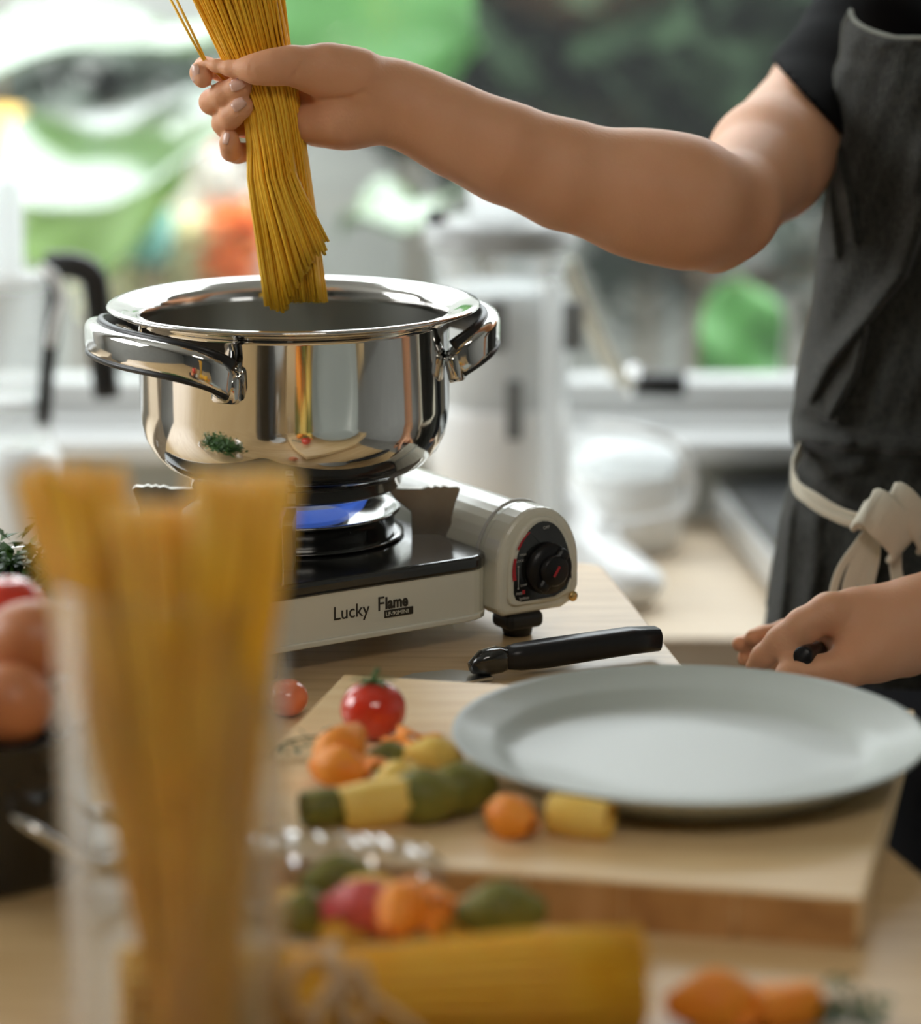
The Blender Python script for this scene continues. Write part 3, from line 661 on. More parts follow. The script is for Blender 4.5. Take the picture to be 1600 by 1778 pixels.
def pot_handle(a0):
    h = thing('_', '', '') if 0 else None
    pts = []
    for k in range(-10, 11):
        t = k / 10; th = a0 + R(41) * math.sin(t * math.pi / 2) * (1 - .06 * math.cos(t * math.pi / 2))
        out = 1 - abs(t) ** 3.2
        r = .1112 + .0240 * out; z = Hp - .036 + .020 * out
        pts.append(Vector((r * math.cos(th), r * math.sin(th), z)))
    pts = catmull(pts, 3)
    prof = [(x, y) for x, y in rrect(.0215, .0115, .0052)]
    o = tube('handle', pts, 0, M['steel'], POT, prof=prof, upv=(0, 0, 1))
    q = [p + Vector((-math.cos(a0) * .0058, -math.sin(a0) * .0058, .0012)) for p in pts[3:-3]]
    tube('grip_liner', q, 0, M['black_plastic'], o, prof=rrect(.0225, .005, .002), upv=(0, 0, 1))
    q2 = [p + Vector((0, 0, -.0102)) for p in pts[2:-2]]
    tube('grip_underside', q2, 0, M['black_plastic'], o, prof=rrect(.004, .0118, .0018), upv=(0, 0, 1))
    for s in (0, -1):
        p = pts[s]; d = Vector((p.x, p.y, 0)).normalized(); tn = Vector((-d.y, d.x, 0))
        V = []; Fc = []
        br = tube('bracket', [p - d * .0045 + Vector((0, 0, -.003)), p + d * .004 + Vector((0, 0, -.001))], 0, M['steel'], o, prof=rrect(.019, .017, .004), upv=(0, 0, 1))
    return o
pot_handle(R(209)); pot_handle(R(29))

# ---- knife on the table ----
ka, kb_ = PZ(1140, 1110, 0.012), PZ(876, 1150, 0.010)
KN = thing('kitchen_knife', 'kitchen knife with thick black handle lying between stove and cutting board', 'knife', (kb_.x, kb_.y, 0), math.atan2(ka.y - kb_.y, ka.x - kb_.x))
L_ = (ka - kb_).length
hp_ = [(-.002, .0), (.010, .0), (.03, .0), (.06, .0005), (L_ - .02, .001), (L_, .0)]
tube('handle', [Vector((x, 0, .0125 + z)) for x, z in hp_], 0, M['black_soft'], KN, prof=rrect(.0175, .019, .0065), upv=(0, 0, 1), scale=[.72, .95, 1.02, 1, .98, .9])
tube('bolster', [Vector((-.024, 0, .009)), Vector((-.015, 0, .0115)), Vector((-.004, 0, .0125)), Vector((.002, 0, .0125))], 0, M['black_gloss'], KN, prof=rrect(.017, .016, .006), upv=(0, 0, 1), scale=[.45, .95, 1.0, .8])
bl = [(-.012, .004), (-.030, .018), (-.055, .020), (-.075, .012), (-.092, -.004), (-.080, -.010), (-.045, -.012), (-.012, -.008)]
blade = extrude('blade', bl, lambda u, v, d: (u, v, d + .0055 + .02 * v), 0, .0016, mat('blade_steel', (.55, .56, .55), .28, 1), KN)
blade.location.z = -.003
# ================= BOARD, PLATE, FOOD =================
BT = .0255
q = [PZ(600, 1170, BT), PZ(462, 1483, BT), PZ(1500, 1561, BT), PZ(1660, 1330, BT)]
fd_ = (q[2] - q[1]).normalized(); ld_ = Vector((-fd_.y, fd_.x, 0))          # left edge square to the front edge
q[0] = PZ(597, 1170, BT); q[1] = q[1] + fd_ * (q[0] - q[1]).dot(fd_); dep_ = (q[0] - q[1]).length
q[3] = q[2] + ld_ * dep_
CB = thing('cutting_board', 'thick pale wooden cutting board carrying the plate and the tomato', 'board', (.07, 1.6, 0))
slab = rel(extrude('slab', [(v.x, v.y) for v in (q[1], q[2], q[3], q[0])], lambda u, v, d: (u, v, d), .004, BT, M['board'], None, .002), CB)
# end-grain staves along the front face, each a little proud
fdir = (q[2] - q[1]).normalized(); fl2 = (q[2] - q[1]).length; nrm_ = Vector((fdir.y, -fdir.x, 0)); cuts_ = [0, fl2 * .26, fl2 * .52, fl2 * .66, fl2 * .82, fl2 - .003]
for i in range(5):
    a, b = q[1] + fdir * (cuts_[i] + .0006), q[1] + fdir * (cuts_[i + 1] - .0006); e = nrm_ * (.0008 + .0006 * (i % 2))
    rel(raw('stave', [(*(a + e)[:2], 0), (*(b + e)[:2], 0), (*(b + e)[:2], BT - .0015), (*(a + e)[:2], BT - .0015), (*(a - e * 6)[:2], 0), (*(b - e * 6)[:2], 0), (*(b - e * 6)[:2], BT - .0015), (*(a - e * 6)[:2], BT - .0015)],
        [(0, 1, 2, 3), (5, 4, 7, 6), (1, 5, 6, 2), (4, 0, 3, 7), (3, 2, 6, 7), (4, 5, 1, 0)], M['board_end'], None, False), CB)
# ---- plate ----
pc = PZ(1197, 1268, .048)
PLT = thing('dinner_plate', 'large sage grey stoneware plate with a broad rim on the cutting board', 'plate', (pc.x, pc.y, BT))
rp = .1305
lathe('dish', [(0, .006), (.060, .006), (.094, .0068), (.101, .009), (.106, .0135), (.112, .0165), (.128, .0215), (rp, .0235), (rp + .0006, .0225), (rp - .001, .0205), (.112, .0125), (.102, .0045), (.080, .003), (.064, .003), (0, .003)], M['plate'], PLT, 128)
lathe('foot_ring', [(.070, .004), (.070, 0), (.066, 0), (.064, .004)], M['plate'], PLT, 96)
# ---- cherry tomato ----
def tomato(label, pos, r, m, stem=True, cat='tomato', name='cherry_tomato'):
    t = thing(name, label, cat, tuple(pos)); V = []
    pr = [(0, .02 * r)] + [(r * math.sin(math.pi * i / 22) * (1 + .03 * math.sin(math.pi * i / 22)), r * .93 * (1 - math.cos(math.pi * i / 22)) - (.0 if i < 17 else .0)) for i in range(1, 20)]
    pr += [(r * .2, r * 1.80), (r * .08, r * 1.74), (0, r * 1.72)]
    lathe('flesh', pr, m, t, 40)
    if stem:
        V = []; Fc = []
        for i in range(5):
            a = i * 2 * math.pi / 5 + .3; sweep_data([Vector((0, 0, r * 1.76)), Vector((math.cos(a) * r * .28, math.sin(a) * r * .28, r * 1.92)), Vector((math.cos(a) * r * .55, math.sin(a) * r * .55, r * 1.86)), Vector((math.cos(a) * r * .78, math.sin(a) * r * .78, r * 1.84))], rrect(.0008, .0040, .0003, 1), V, Fc, scale=[1, 1, .8, .2])
        raw('calyx', V, Fc, M['stem'], t); tube('stalk', [(0, 0, r * 1.7), (.001, 0, r * 2.0), (.003, 0, r * 2.25)], .0016, M['stem'], t, 8)
    return t
tp_ = PZ(648, 1293, BT); tomato('whole red cherry tomato with green stalk on the cutting board', (tp_.x, tp_.y + .012, BT), .0185, M['tomato'])
t2 = PZ(500, 1243, 0); tomato('small pale orange tomato between the glass jar and the stove', (t2.x, t2.y, 0), .0125, M['tomato_l'], False, name='small_tomato')
# ---- little ridged pasta shells ----
def make_pasta(kind):
    V = []; Fc = []; NU, NV = 22, 12
    if kind == 'shell':
        for i in range(NU + 1):
            u = i / NU
            for j in range(NV + 1):
                v = j / NV; a = -2.5 + 5.0 * v; r = (.0052 + .0022 * math.sin(math.pi * u)) * (1 + .07 * math.cos(a * 9)) * math.sin(.35 + 2.44 * u)
                r *= 1 - .25 * abs(v - .5); V.append(((u - .5) * .022, r * math.sin(a), r * math.cos(a) + .0062))
    elif kind == 'ruffle':
        for i in range(NU + 1):
            u = i / NU
            for j in range(NV + 1):
                v = j / NV; a = u * 4.6; r = .003 + .0068 * v; V.append((r * math.cos(a) + .0015 * math.sin(a * 7) * v, r * math.sin(a), .004 + .004 * (1 - v) + .0028 * math.sin(a * 5) * v + .0015 * u))
    else:
        for i in range(NU + 1):
            u = i / NU
            for j in range(NV + 1):
                a = 2 * math.pi * j / NV; r = .0062 * (1 + .05 * math.cos(a * 6)) * (1 + .10 * math.sin(math.pi * u)); V.append(((u - .5) * .020, r * math.cos(a), r * math.sin(a) + .0066))
    for i in range(NU):
        for j in range(NV): k = i * (NV + 1) + j; Fc.append((k, k + 1, k + NV + 2, k + NV + 1))
    me = bpy.data.meshes.new('pasta_' + kind); me.from_pydata(V, [], Fc); me.polygons.foreach_set('use_smooth', [True] * len(Fc)); return me
PM = {(k, c): None for k in ('shell', 'ruffle', 'tube') for c in ('orange', 'yellow', 'green', 'red')}
def pasta(kind, colr, pos, rz, label, s=1, tilt=(0, 0), group=None):
    if PM[(kind, colr)] is None:
        me = make_pasta(kind); me.materials.append(M['p_' + colr]); PM[(kind, colr)] = me
    o = bpy.data.objects.new('pasta_' + kind, PM[(kind, colr)]); COL.objects.link(o)
    o.location = pos; o.rotation_euler = (tilt[0], tilt[1], rz); o.scale = (s * 1.28, s * 1.28, s * 1.28)
    md = o.modifiers.new('thickness', 'SOLIDIFY'); md.thickness = .0011; md.offset = -1
    return tag(o, label, 'pasta', group)
GB = 'coloured pasta pieces on the cutting board'
for kind, c, x, y, dz, rz, s, lab, tl in (
    ('ruffle', 'orange', 715, 1318, 0, .4, 1.35, 'orange pasta frill lying right behind the tomato foot', (.3, 0)),
    ('shell', 'orange', 600, 1350, .006, .9, 1.35, 'orange pasta shell standing highest at the left of the heap', (0, -.5)),
    ('ruffle', 'orange', 635, 1372, .004, 2.2, 1.3, 'orange pasta frill in the middle of the left heap', (.4, .2)),
    ('shell', 'orange', 590, 1372, .002, 2.6, 1.2, 'orange pasta shell at the left edge of the heap', (0, 0)),
    ('shell', 'green', 676, 1345, 0, .3, 1.0, 'olive pasta shell half hidden below the tomato', (0, 0)),
    ('shell', 'yellow', 748, 1362, .007, .2, 1.08, 'yellow pasta shell on top of the right of the heap', (0, .2)),
    ('ruffle', 'yellow', 728, 1345, .004, 3.0, 1.2, 'yellow pasta frill below the tomato, near the heap top', (.3, 0)),
    ('tube', 'green', 572, 1432, 0, .3, 1.15, 'dark olive pasta tube at the front left corner of the heap', (0, 0)),
    ('tube', 'yellow', 655, 1432, 0, .25, 1.4, 'yellow pasta tube lying along the front of the heap', (0, -.1)),
    ('shell', 'green', 735, 1425, 0, -.1, 1.5, 'olive pasta shell at the front middle of the heap', (0, 0)),
    ('shell', 'green', 798, 1412, .001, .5, 1.45, 'olive pasta shell at the right end of the heap', (0, 0)),
    ('shell', 'yellow', 690, 1400, .006, .7, 1.1, 'yellow pasta shell lying across the centre of the heap', (.2, 0)),
    ('shell', 'orange', 893, 1450, 0, -.9, 1.2, 'single orange pasta shell right of the heap', (.2, 0)),
    ('tube', 'yellow', 1008, 1452, .0, -.35, 1.28, 'single fat yellow pasta tube below the plate rim', (0, 0))):
    p = PZ(x, y, BT); pasta(kind, c, (p.x, p.y, BT + dz), rz, lab, s, tl, GB)
# ---- thyme sprig ----
def sprig(name, label, pos, L, rz, m, n=26, leafr=.003, seed=0, cat='herb', zup=.004, bushy=0):
    rnd = random.Random(seed); t = thing(name, label, cat, tuple(pos), rz); V = []; Fc = []
    pts = [Vector((L * u, .006 * math.sin(4 * u), zup * (1 + math.sin(3 * u)))) for u in (0, .2, .4, .6, .8, 1)]
    tube('stem', pts, .0007, m, t, 6)
    for i in range(n):
        u = rnd.random(); p = pts[0].lerp(pts[-1], u) + Vector((rnd.gauss(0, .002 + bushy), rnd.gauss(0, .004 + bushy), abs(rnd.gauss(.003, .002 + bushy))))
        d = Vector((rnd.gauss(0, 1), rnd.gauss(0, 1), rnd.gauss(.3, .5))).normalized(); s = d.cross(Vector((.1, .2, 1))).normalized(); k = len(V); q_ = leafr * rnd.uniform(.7, 1.4)
        V += [p - d * q_, p + s * q_ * .6 + Vector((0, 0, q_ * .2)), p + d * q_, p - s * q_ * .6 + Vector((0, 0, q_ * .2))]; Fc += [(k, k + 1, k + 2), (k, k + 2, k + 3)]
    o = raw('leaves', V, Fc, m, t); o['kind'] = 'stuff'; return t
sprig('thyme_sprig', 'grey green thyme sprig at the left edge of the cutting board', PZ(470, 1330, BT), .055, .9, M['thyme'], 40, seed=3)
# ---- spaghetti ----
def strands(name, lines, r, m, parent, n=6, ends=True):
    V = []; Fc = []; mi = []
    for ln in lines:
        f0 = len(Fc); sweep_data(ln, circ(r, n), V, Fc); mi += [0] * (len(Fc) - f0 - 2) + [1, 1]
    o = raw(name, V, Fc, m, parent); o.data.materials.append(M['spaghetti_end']); o.data.polygons.foreach_set('material_index', mi); o['kind'] = 'stuff'; return o
def disc(n, r, rot=0): return [(r * math.sqrt((i + .5) / n) * math.cos(2.39996 * i + rot), r * math.sqrt((i + .5) / n) * math.sin(2.39996 * i + rot)) for i in range(n)]
# bundle lying in front, tied with twine
ba, bb = PZ(1112, 1700, .024), PZ(150, 1742, .024)
BL = .235; bdir = (bb - ba).normalized(); rb_ = .0235
BN = thing('tied_spaghetti_bundle', 'bundle of dry spaghetti tied with twine lying in front of the cutting board', 'pasta', (ba.x, ba.y, 0))
rnd = random.Random(5); lines = []; up_ = Vector((0, 0, 1)); sd = bdir.cross(up_)
for (a, b) in disc(330, 1):
    k = 1; p = []
    jit = rnd.uniform(-.0015, .0015); tw = rnd.gauss(0, .05)
    for u in (0, .18, .36, .5, .62, .8, 1):
        sq = .80 + .20 * min(1, abs(u - .58) * 2.6) ** 1.2
        A, B_ = a * math.cos(tw * u) - b * math.sin(tw * u), a * math.sin(tw * u) + b * math.cos(tw * u)
        p.append(bdir * (u * BL + jit) + sd * A * rb_ * sq + up_ * (B_ * rb_ * sq + rb_ + .0012))
    lines.append(p)
strands('strands', lines, .00105, M['spaghetti'], BN)
tw_c = bdir * (BL * .58); ring = []
for k in range(24):
    a = k * math.pi / 12; ring.append(tw_c + sd * math.cos(a) * rb_ * .88 + up_ * (math.sin(a) * rb_ * .88 + rb_ + .0015) + bdir * .003 * math.sin(a))
T1 = tube('twine', ring, .0020, M['twine'], BN, 8, closed=True)
tube('twine_turn', [r_ + bdir * .0035 for r_ in ring], .0014, M['twine'], T1, 8, closed=True)
fr_ = tw_c - sd * 0 + Vector((0, -rb_ * .72, rb_ * 1.65))
for pts in ([(0, 0, 0), (-.012, -.004, .010), (-.022, -.008, -.002), (-.015, -.010, -.016), (0, 0, 0)], [(0, 0, 0), (.010, -.006, .006), (.014, -.010, -.012), (.006, -.010, -.020), (0, 0, 0)],
            [(0, 0, 0), (.020, -.010, -.010), (.040, -.016, -.024), (.058, -.024, -.036), (.075, -.03, -.0385)], [(0, 0, 0), (-.008, -.010, -.012), (-.010, -.018, -.030), (.004, -.028, -.0385)]):
    tube('twine_bow', [fr_ + Vector(p) for p in catmull(pts, 6)], .0021, M['twine'], T1, 8)
# loose pasta and cellophane bag between board and bundle
BG = thing('cellophane_bag', 'crinkled clear bag of coloured pasta in front of the cutting board', 'bag', (PZ(560, 1590, 0).x, PZ(560, 1590, 0).y, 0))
V = []; Fc = []; rnd = random.Random(9); NU, NV = 34, 22
for i in range(NU + 1):
    for j in range(NV + 1):
        u = i / NU; v = 2 * math.pi * j / NV; w = math.sin(math.pi * min(1, max(0, u * .96 + .04))) ** .4; rr_ = .032 * w * (1 + rnd.uniform(-.07, .07))
        V.append(((u - .5) * .13, rr_ * math.cos(v) * .8, max(.0008, .021 + rr_ * .68 * math.sin(v))))
for i in range(NU):
    for j in range(NV): k = i * (NV + 1) + j; Fc.append((k, k + 1, k + NV + 2, k + NV + 1))
raw('film', V, Fc, M['cello'], BG, False)
gp = 'coloured pasta pieces between board and bundle'
for kind, c, x, y, z, rz, s, lab, tl in (
    ('ruffle', 'orange', 760, 1600, .016, .2, 1.35, 'orange pasta frill topmost in front of the board', (.4, 0)),
    ('shell', 'orange', 705, 1600, .018, 1.2, 1.3, 'orange pasta shell beside the red pieces in front of the board', (0, -.4)),
    ('ruffle', 'orange', 735, 1622, .010, 2.0, 1.3, 'orange pasta frill just above the tied bundle', (0, .3)),
    ('shell', 'red', 640, 1600, .016, -.4, 1.3, 'beet red pasta shell seen right inside the clear bag', (.2, 0)),
    ('ruffle', 'red', 590, 1600, .016, .8, 1.2, 'beet red pasta frill inside the clear bag', (0, .3)),
    ('shell', 'green', 585, 1560, .016, .4, 1.3, 'olive pasta shell topmost inside the clear bag', (0, 0)),
    ('shell', 'yellow', 640, 1575, .016, .1, 1.1, 'pale pasta shell behind the red one in the clear bag', (.2, .4)),
    ('ruffle', 'yellow', 520, 1585, .014, 1.1, 1.2, 'pale pasta frill at the left of the clear bag', (.2, 0)),
    ('shell', 'green', 530, 1620, .010, .8, 1.2, 'olive pasta shell low at the left of the clear bag', (0, 0)),
    ('tube', 'yellow', 600, 1630, .006, .2, 1.1, 'yellow pasta tube at the bottom of the clear bag', (0, 0)),
    ('shell', 'red', 675, 1625, .006, .5, 1.1, 'beet red pasta shell under the orange frills', (0, 0)),
    ('shell', 'green', 870, 1622, .012, .1, 1.5, 'olive pasta shell lying alone behind the tied bundle', (0, 0)),
    ('tube', 'yellow', 820, 1640, .0, .3, 1.1, 'yellow pasta tube between the orange and the lone olive piece', (0, 0)),
    ('shell', 'orange', 1240, 1785, .0, .1, 1.5, 'orange pasta shell leftmost at the bottom edge of the photo', (0, 0)),
    ('ruffle', 'orange', 1310, 1778, .0, .9, 1.5, 'orange pasta frill in the bottom edge row', (0, 0)),
    ('tube', 'orange', 1365, 1785, .0, .4, 1.2, 'orange pasta tube beside the green leaf at the bottom edge', (0, 0))):
    p = PZ(x, y, z); pasta(kind, c, (p.x, p.y, z * .9), rz, lab, s, tl, gp)
sprig('herb_sprig', 'dark green herb sprig at the bottom edge right of the orange pasta', PZ(1425, 1790, 0), .03, .3, M['parsley'], 60, .005, 7, bushy=.004)
# ---- black casserole with eggs and tomatoes ----
bc = PZ(-45, 1500, 0)
BW = thing('black_pot', 'black enamel pot with a chrome loop handle at the left edge', 'pot', (bc.x, bc.y, 0))
rw = .062
lathe('body', [(0, 0), (rw * .94, 0), (rw, .006), (rw * 1.0, .076), (rw * 1.03, .079), (rw * 1.0, .081), (rw * .96, .078), (rw * .95, .01), (0, .01)], M['black_gloss'], BW, 64)
hp2 = [Vector((rw * math.cos(a), rw * math.sin(a), z)) + Vector((math.cos(a), math.sin(a), 0)) * o_ for a, z, o_ in ((R(-62), .046, .0), (R(-56), .040, .014), (R(-38), .020, .028), (R(-14), .018, .030), (R(-4), .026, .014), (R(-2), .030, 0))]
tube('handle', catmull(hp2, 5), .0032, M['chrome'], BW, 10)
def egg(label, c, r, m, rx, rz):
    pr = [(r * math.sin(math.pi * i / 24) * (1 - .12 * math.cos(math.pi * i / 24)), -r * 1.28 * math.cos(math.pi * i / 24)) for i in range(25)]
    o = lathe('egg', pr, m, None, 40); o.location = c; o.rotation_euler = (rx, 0, rz); return tag(o, label, 'egg')
def at(px, py, dy, r): v = P(px, py, bc.y + dy); return (v.x, v.y, v.z)
egg('large brown egg topmost in the black pot', at(42, 1118, .0, 0), .0222, M['egg'], R(75), R(70))
egg('brown egg below the topmost one at the pot rim', at(5, 1222, -.03, 0), .021, M['egg'], R(80), R(60))
egg('brown egg hidden at the back of the black pot', at(-55, 1190, .03, 0), .0215, M['egg'], R(70), R(10))
egg('white egg in the black pot beside the glass jar', at(112, 1228, .012, 0), .0165, M['egg_w'], R(80), R(30))
t3 = at(15, 1055, .045, 0); tomato('red tomato behind the topmost brown egg', (t3[0], t3[1], t3[2] - .022), .021, M['tomato'], False, name='tomato')
# herb bowl behind
hb0 = PZ(40, 1180, 0); gb = thing('glass_bowl', 'clear glass bowl of parsley behind the black pot', 'bowl', (P(45, 1000, 1.86).x, 1.86, 0))
gz = P(45, 990, 1.86).z
lathe('wall', [(.0, .003), (.032, .003), (.05, .02), (.062, gz), (.0625, gz + .001), (.0605, gz), (.048, .021), (.030, .005), (0, .005)], M['glass'], gb, 48)
ps = sprig('parsley_bunch', 'bunch of dark parsley heaped in the glass bowl', (gb.location.x - .045, 1.86, gz - .025), .09, 0, M['parsley'], 1500, .0055, 12, zup=.008, bushy=.011)
# small white dish under the jar side
dsh = PZ(210, 1492, 0)
DS = thing('white_dish', 'low white dish seen through the left of the glass jar', 'dish', (dsh.x, dsh.y + .03, 0))
lathe('dish', [(0, .0015), (.030, .0015), (.034, .004), (.040, .0085), (.0425, .0085), (.036, .001), (.030, 0), (0, 0)], M['white_plastic'], DS, 48)
# ---- glass jar of spaghetti in the foreground ----
JY = 1.22; jz = P(300, 1040, JY - .04).z; jcx = (P(104, 1400, JY).x + P(496, 1400, JY).x) / 2; jr = (P(496, 1400, JY).x - P(104, 1400, JY).x) / 2
JR = thing('glass_jar', 'tall clear glass jar full of upright spaghetti in the foreground', 'jar', (jcx, JY, 0))
lathe('wall', [(0, .0), (jr * .96, .0), (jr, .005), (jr, jz - .006), (jr * 1.015, jz - .002), (jr * 1.0, jz), (jr * .955, jz - .002), (jr * .94, jz - .008), (jr * .94, .012), (jr * .86, .008), (0, .008)], M['glass'], JR, 96)
JS = thing('jar_spaghetti', 'long dry spaghetti fanning out of the glass jar', 'pasta', (jcx, JY, .0085))
rnd = random.Random(11); lines = []
def pxw(px): return (px - 300) / F_PX * (JY * 1.03)
tops = []
for i in range(380):
    g = rnd.random()
    if g < .26: tx, tz, ty = rnd.uniform(45, 215), rnd.uniform(800, 840), rnd.uniform(-.005, .035)
    elif g < .55: tx, tz, ty = rnd.uniform(190, 345), rnd.uniform(868, 905), rnd.uniform(-.035, .02)
    else: tx, tz, ty = rnd.uniform(330, 515), rnd.uniform(812, 850), rnd.uniform(-.050, .012)
    top = P(tx, tz, JY + ty) - Vector((jcx, JY, .0085))
    a = rnd.uniform(0, 6.28); b = .018 * math.sqrt(rnd.random()); bx_ = pxw(352) - pxw(300) + .0 + (P(352, 1700, JY).x - jcx - (P(352, 1700, JY).x - P(352, 1700, JY).x)) * 0
    base = Vector((P(345, 1700, JY).x - jcx + b * math.cos(a) + (tx - 300) * -.00002, b * math.sin(a), .001))
    mid = base.lerp(top, .5) + Vector((rnd.gauss(0, .0006), 0, 0))
    lines.append([base, mid, top])
for (x, y) in ((22, 825), (30, 822), (38, 828)):
    lines.append([Vector((P(330, 1700, JY).x - jcx, .005, .001)), (Vector((P(330, 1700, JY).x - jcx, .005, .001)) + P(x, y, JY) - Vector((jcx, JY, .0085))) / 2, P(x, y, JY) - Vector((jcx, JY, .0085))])
strands('strands', lines, .00125, M['spaghetti'], JS)
# ================= PERSON =================
HY = 2.03                       # depth of the grip
def hp(px, py, dy=0.0): return P(px, py, HY + dy)
PXM = F_PX / (HY * 1.0 / math.cos(R(9)) * .985)   # about px per metre there
def rr(px): return px / 2590.0
# bundle in the hand
HB = thing('held_spaghetti_bundle', 'bundle of dry spaghetti gripped in the raised hand above the pot', 'pasta', tuple(hp(478, 190)))
o0 = hp(478, 190); rnd = random.Random(21); lines = []
grip = disc(330, .0168)
ztop = P(400, -110, HY).z
for i, (gx, gy) in enumerate(grip):
    front = gy < .004 and gx < .010 and rnd.random() < .75
    g_ = Vector((gx, gy, 0)); k = gx / .0168
    # top: fan out
    tx = 478 - 98 + k * 100 + rnd.gauss(0, 5); top = P(tx, -110, HY + gy * 1.9)
    mid = P(438 - 5 + k * 68, 60, HY + gy * 1.3)
    c = o0 + g_
    if front:   # front sheet runs diagonally to the lower right, ends staggered in a V
        ke = k if gy > -.006 else min(1.05, k + .6)
        ex = 512 + ke * 50 + rnd.gauss(0, 4); ey = 542 - abs(ex - 488) * .55 if ex < 488 else 546 - (ex - 488) * 1.7
        ey = max(ey, 440) + rnd.uniform(-7, 5); end = P(ex, ey, HY - .014 + gy * .5); m2 = P(470 + k * 46 + (ex - 505 - k * 46) * .42 + 4, 310, HY - .012 + gy * .8)
        m3 = m2.lerp(end, .5)
        c = P(470 + k * 46, 195, HY - .004 + gy * .9)
    else:
        ex = 520 + k * 46 + rnd.gauss(0, 1.5); ey = 521 + rnd.uniform(-5, 5) - (0 if ex > 500 else -14); end = P(ex, ey, HY + gy * 1.25 + .004)
        m2 = P(496 + k * 46, 330, HY + gy * 1.1 + .002); m3 = m2.lerp(end, .5)
    lines.append([v - o0 for v in catmull([top, mid, c, m2, m3, end], 2)])
strands('strands', lines, .00100, M['spaghetti'], HB)
for (a, b, c_) in (((286, -20), (330, 62), (352, 102)), ((297, -20), (336, 60), (356, 102))):
    q_ = [P(a[0], a[1], HY - .01), P(b[0], b[1], HY - .012), P(c_[0], c_[1], HY - .012), P(400, 150, HY - .006)]
    tube('strand', [v - o0 for v in q_], .0009, M['spaghetti'], HB, 6)
q_ = [P(470, 215, HY - .018), P(520, 330, HY - .024), P(566, 420, HY - .026)]
tube('strand', [v - o0 for v in q_], .0009, M['spaghetti'], HB, 6)
tube('strand', [v - o0 + Vector((.0019, .0, 0)) for v in q_], .0009, M['spaghetti'], HB, 6)

# ---- joints ----
EL = P(1262, 362, 2.10); SHR = P(1545, -5, 2.45)
def fa(px, py, r, dy): return (hp(px, py, dy), rr(r))
def chain(pts):  # pts: (px,py,dy,r)
    out = []
    for a, b in zip(pts[:-1], pts[1:]): out.append((hp(*a[:3]), hp(*b[:3]), rr(a[3]), rr(b[3])))
    return out
forearm = chain([(600, 166, .006, 50), (648, 170, .008, 58), (690, 176, .008, 60), (740, 200, .008, 66), (800, 231, .010, 72), (880, 266, .012, 80), (980, 303, .018, 88), (1090, 332, .024, 98), (1180, 348, .028, 98)])
upper = [(hp(1180, 350, .028), EL, rr(94), rr(88)), (EL, P(1335, 280, 2.22), rr(88), rr(106)), (P(1335, 280, 2.22), P(1440, 165, 2.34), rr(110), rr(112)), (P(1440, 165, 2.34), SHR, rr(112), rr(120)),
         (P(1215, 395, 2.075), P(1240, 430, 2.088), rr(60), rr(42))]
palm = chain([(548, 172, .020, 36), (600, 168, .014, 46)]) + chain([(545, 150, .024, 30), (600, 150, .016, 40)]) + chain([(545, 205, .022, 32), (600, 200, .012, 42), (650, 180, .008, 54)]) + chain([(550, 225, .016, 24), (610, 208, .008, 36)]) 
hypo = chain([(540, 214, .000, 34), (590, 210, -.004, 38), (640, 200, .000, 38)])
thenar = chain([(536, 122, -.012, 34), (575, 124, -.010, 42), (620, 136, -.006, 46), (665, 160, .002, 46)])
thumb = chain([(548, 120, -.014, 34), (505, 113, -.022, 26.5), (470, 117, -.0265, 23), (443, 120, -.0275, 21.5), (425, 119, -.026, 16.5), (400, 119, -.022, 12.5), (375, 114, -.016, 10), (357, 108, -.010, 7.5)])
index = chain([(560, 128, .022, 26), (500, 130, .030, 23), (440, 128, .030, 20), (385, 122, .018, 18), (356, 118, .004, 18), (350, 127, -.006, 18.5), (352, 138, -.010, 15)])
middle = chain([(560, 158, .028, 27), (490, 172, .032, 22), (420, 180, .028, 21), (378, 180, .014, 21), (368, 177, .002, 20.5), (388, 164, -.010, 20.5), (414, 152, -.0165, 19), (420, 150, -.0175, 17.5)])
ring_ = chain([(556, 188, .028, 26), (490, 205, .032, 22), (430, 218, .028, 20), (394, 220, .012, 19.5), (389, 214, .000, 19.5), (402, 201, -.011, 19.5), (418, 187, -.0165, 18), (422, 184, -.017, 17)])
pinky = chain([(552, 218, .024, 24), (495, 240, .028, 19), (445, 262, .024, 17), (412, 266, .012, 16.5), (402, 262, .000, 17), (399, 248, -.006, 16), (400, 240, -.008, 14)])
Yh = (0, 1, 0)
Vh, Qh = sdf_mesh([(.022, forearm + upper), ], .0022, gk=0) if 0 else (None, None)
carve = [((hp(514, 171, -.019), hp(560, 176, -.0195), rr(7), rr(5)), .005), ((hp(560, 176, -.0195), hp(604, 172, -.0215), rr(5), rr(3)), .004), ((hp(604, 172, -.0215), hp(630, 160, -.0235), rr(3), rr(1)), .004), ((hp(534, 92, -.0325), hp(505, 142, -.0335), rr(1.5), rr(1.5)), .003), ((hp(436, 102, -.0366), hp(438, 142, -.0366), rr(1), rr(1)), .002)]
groups = [(.016, forearm + upper + palm), (.006, []), ]
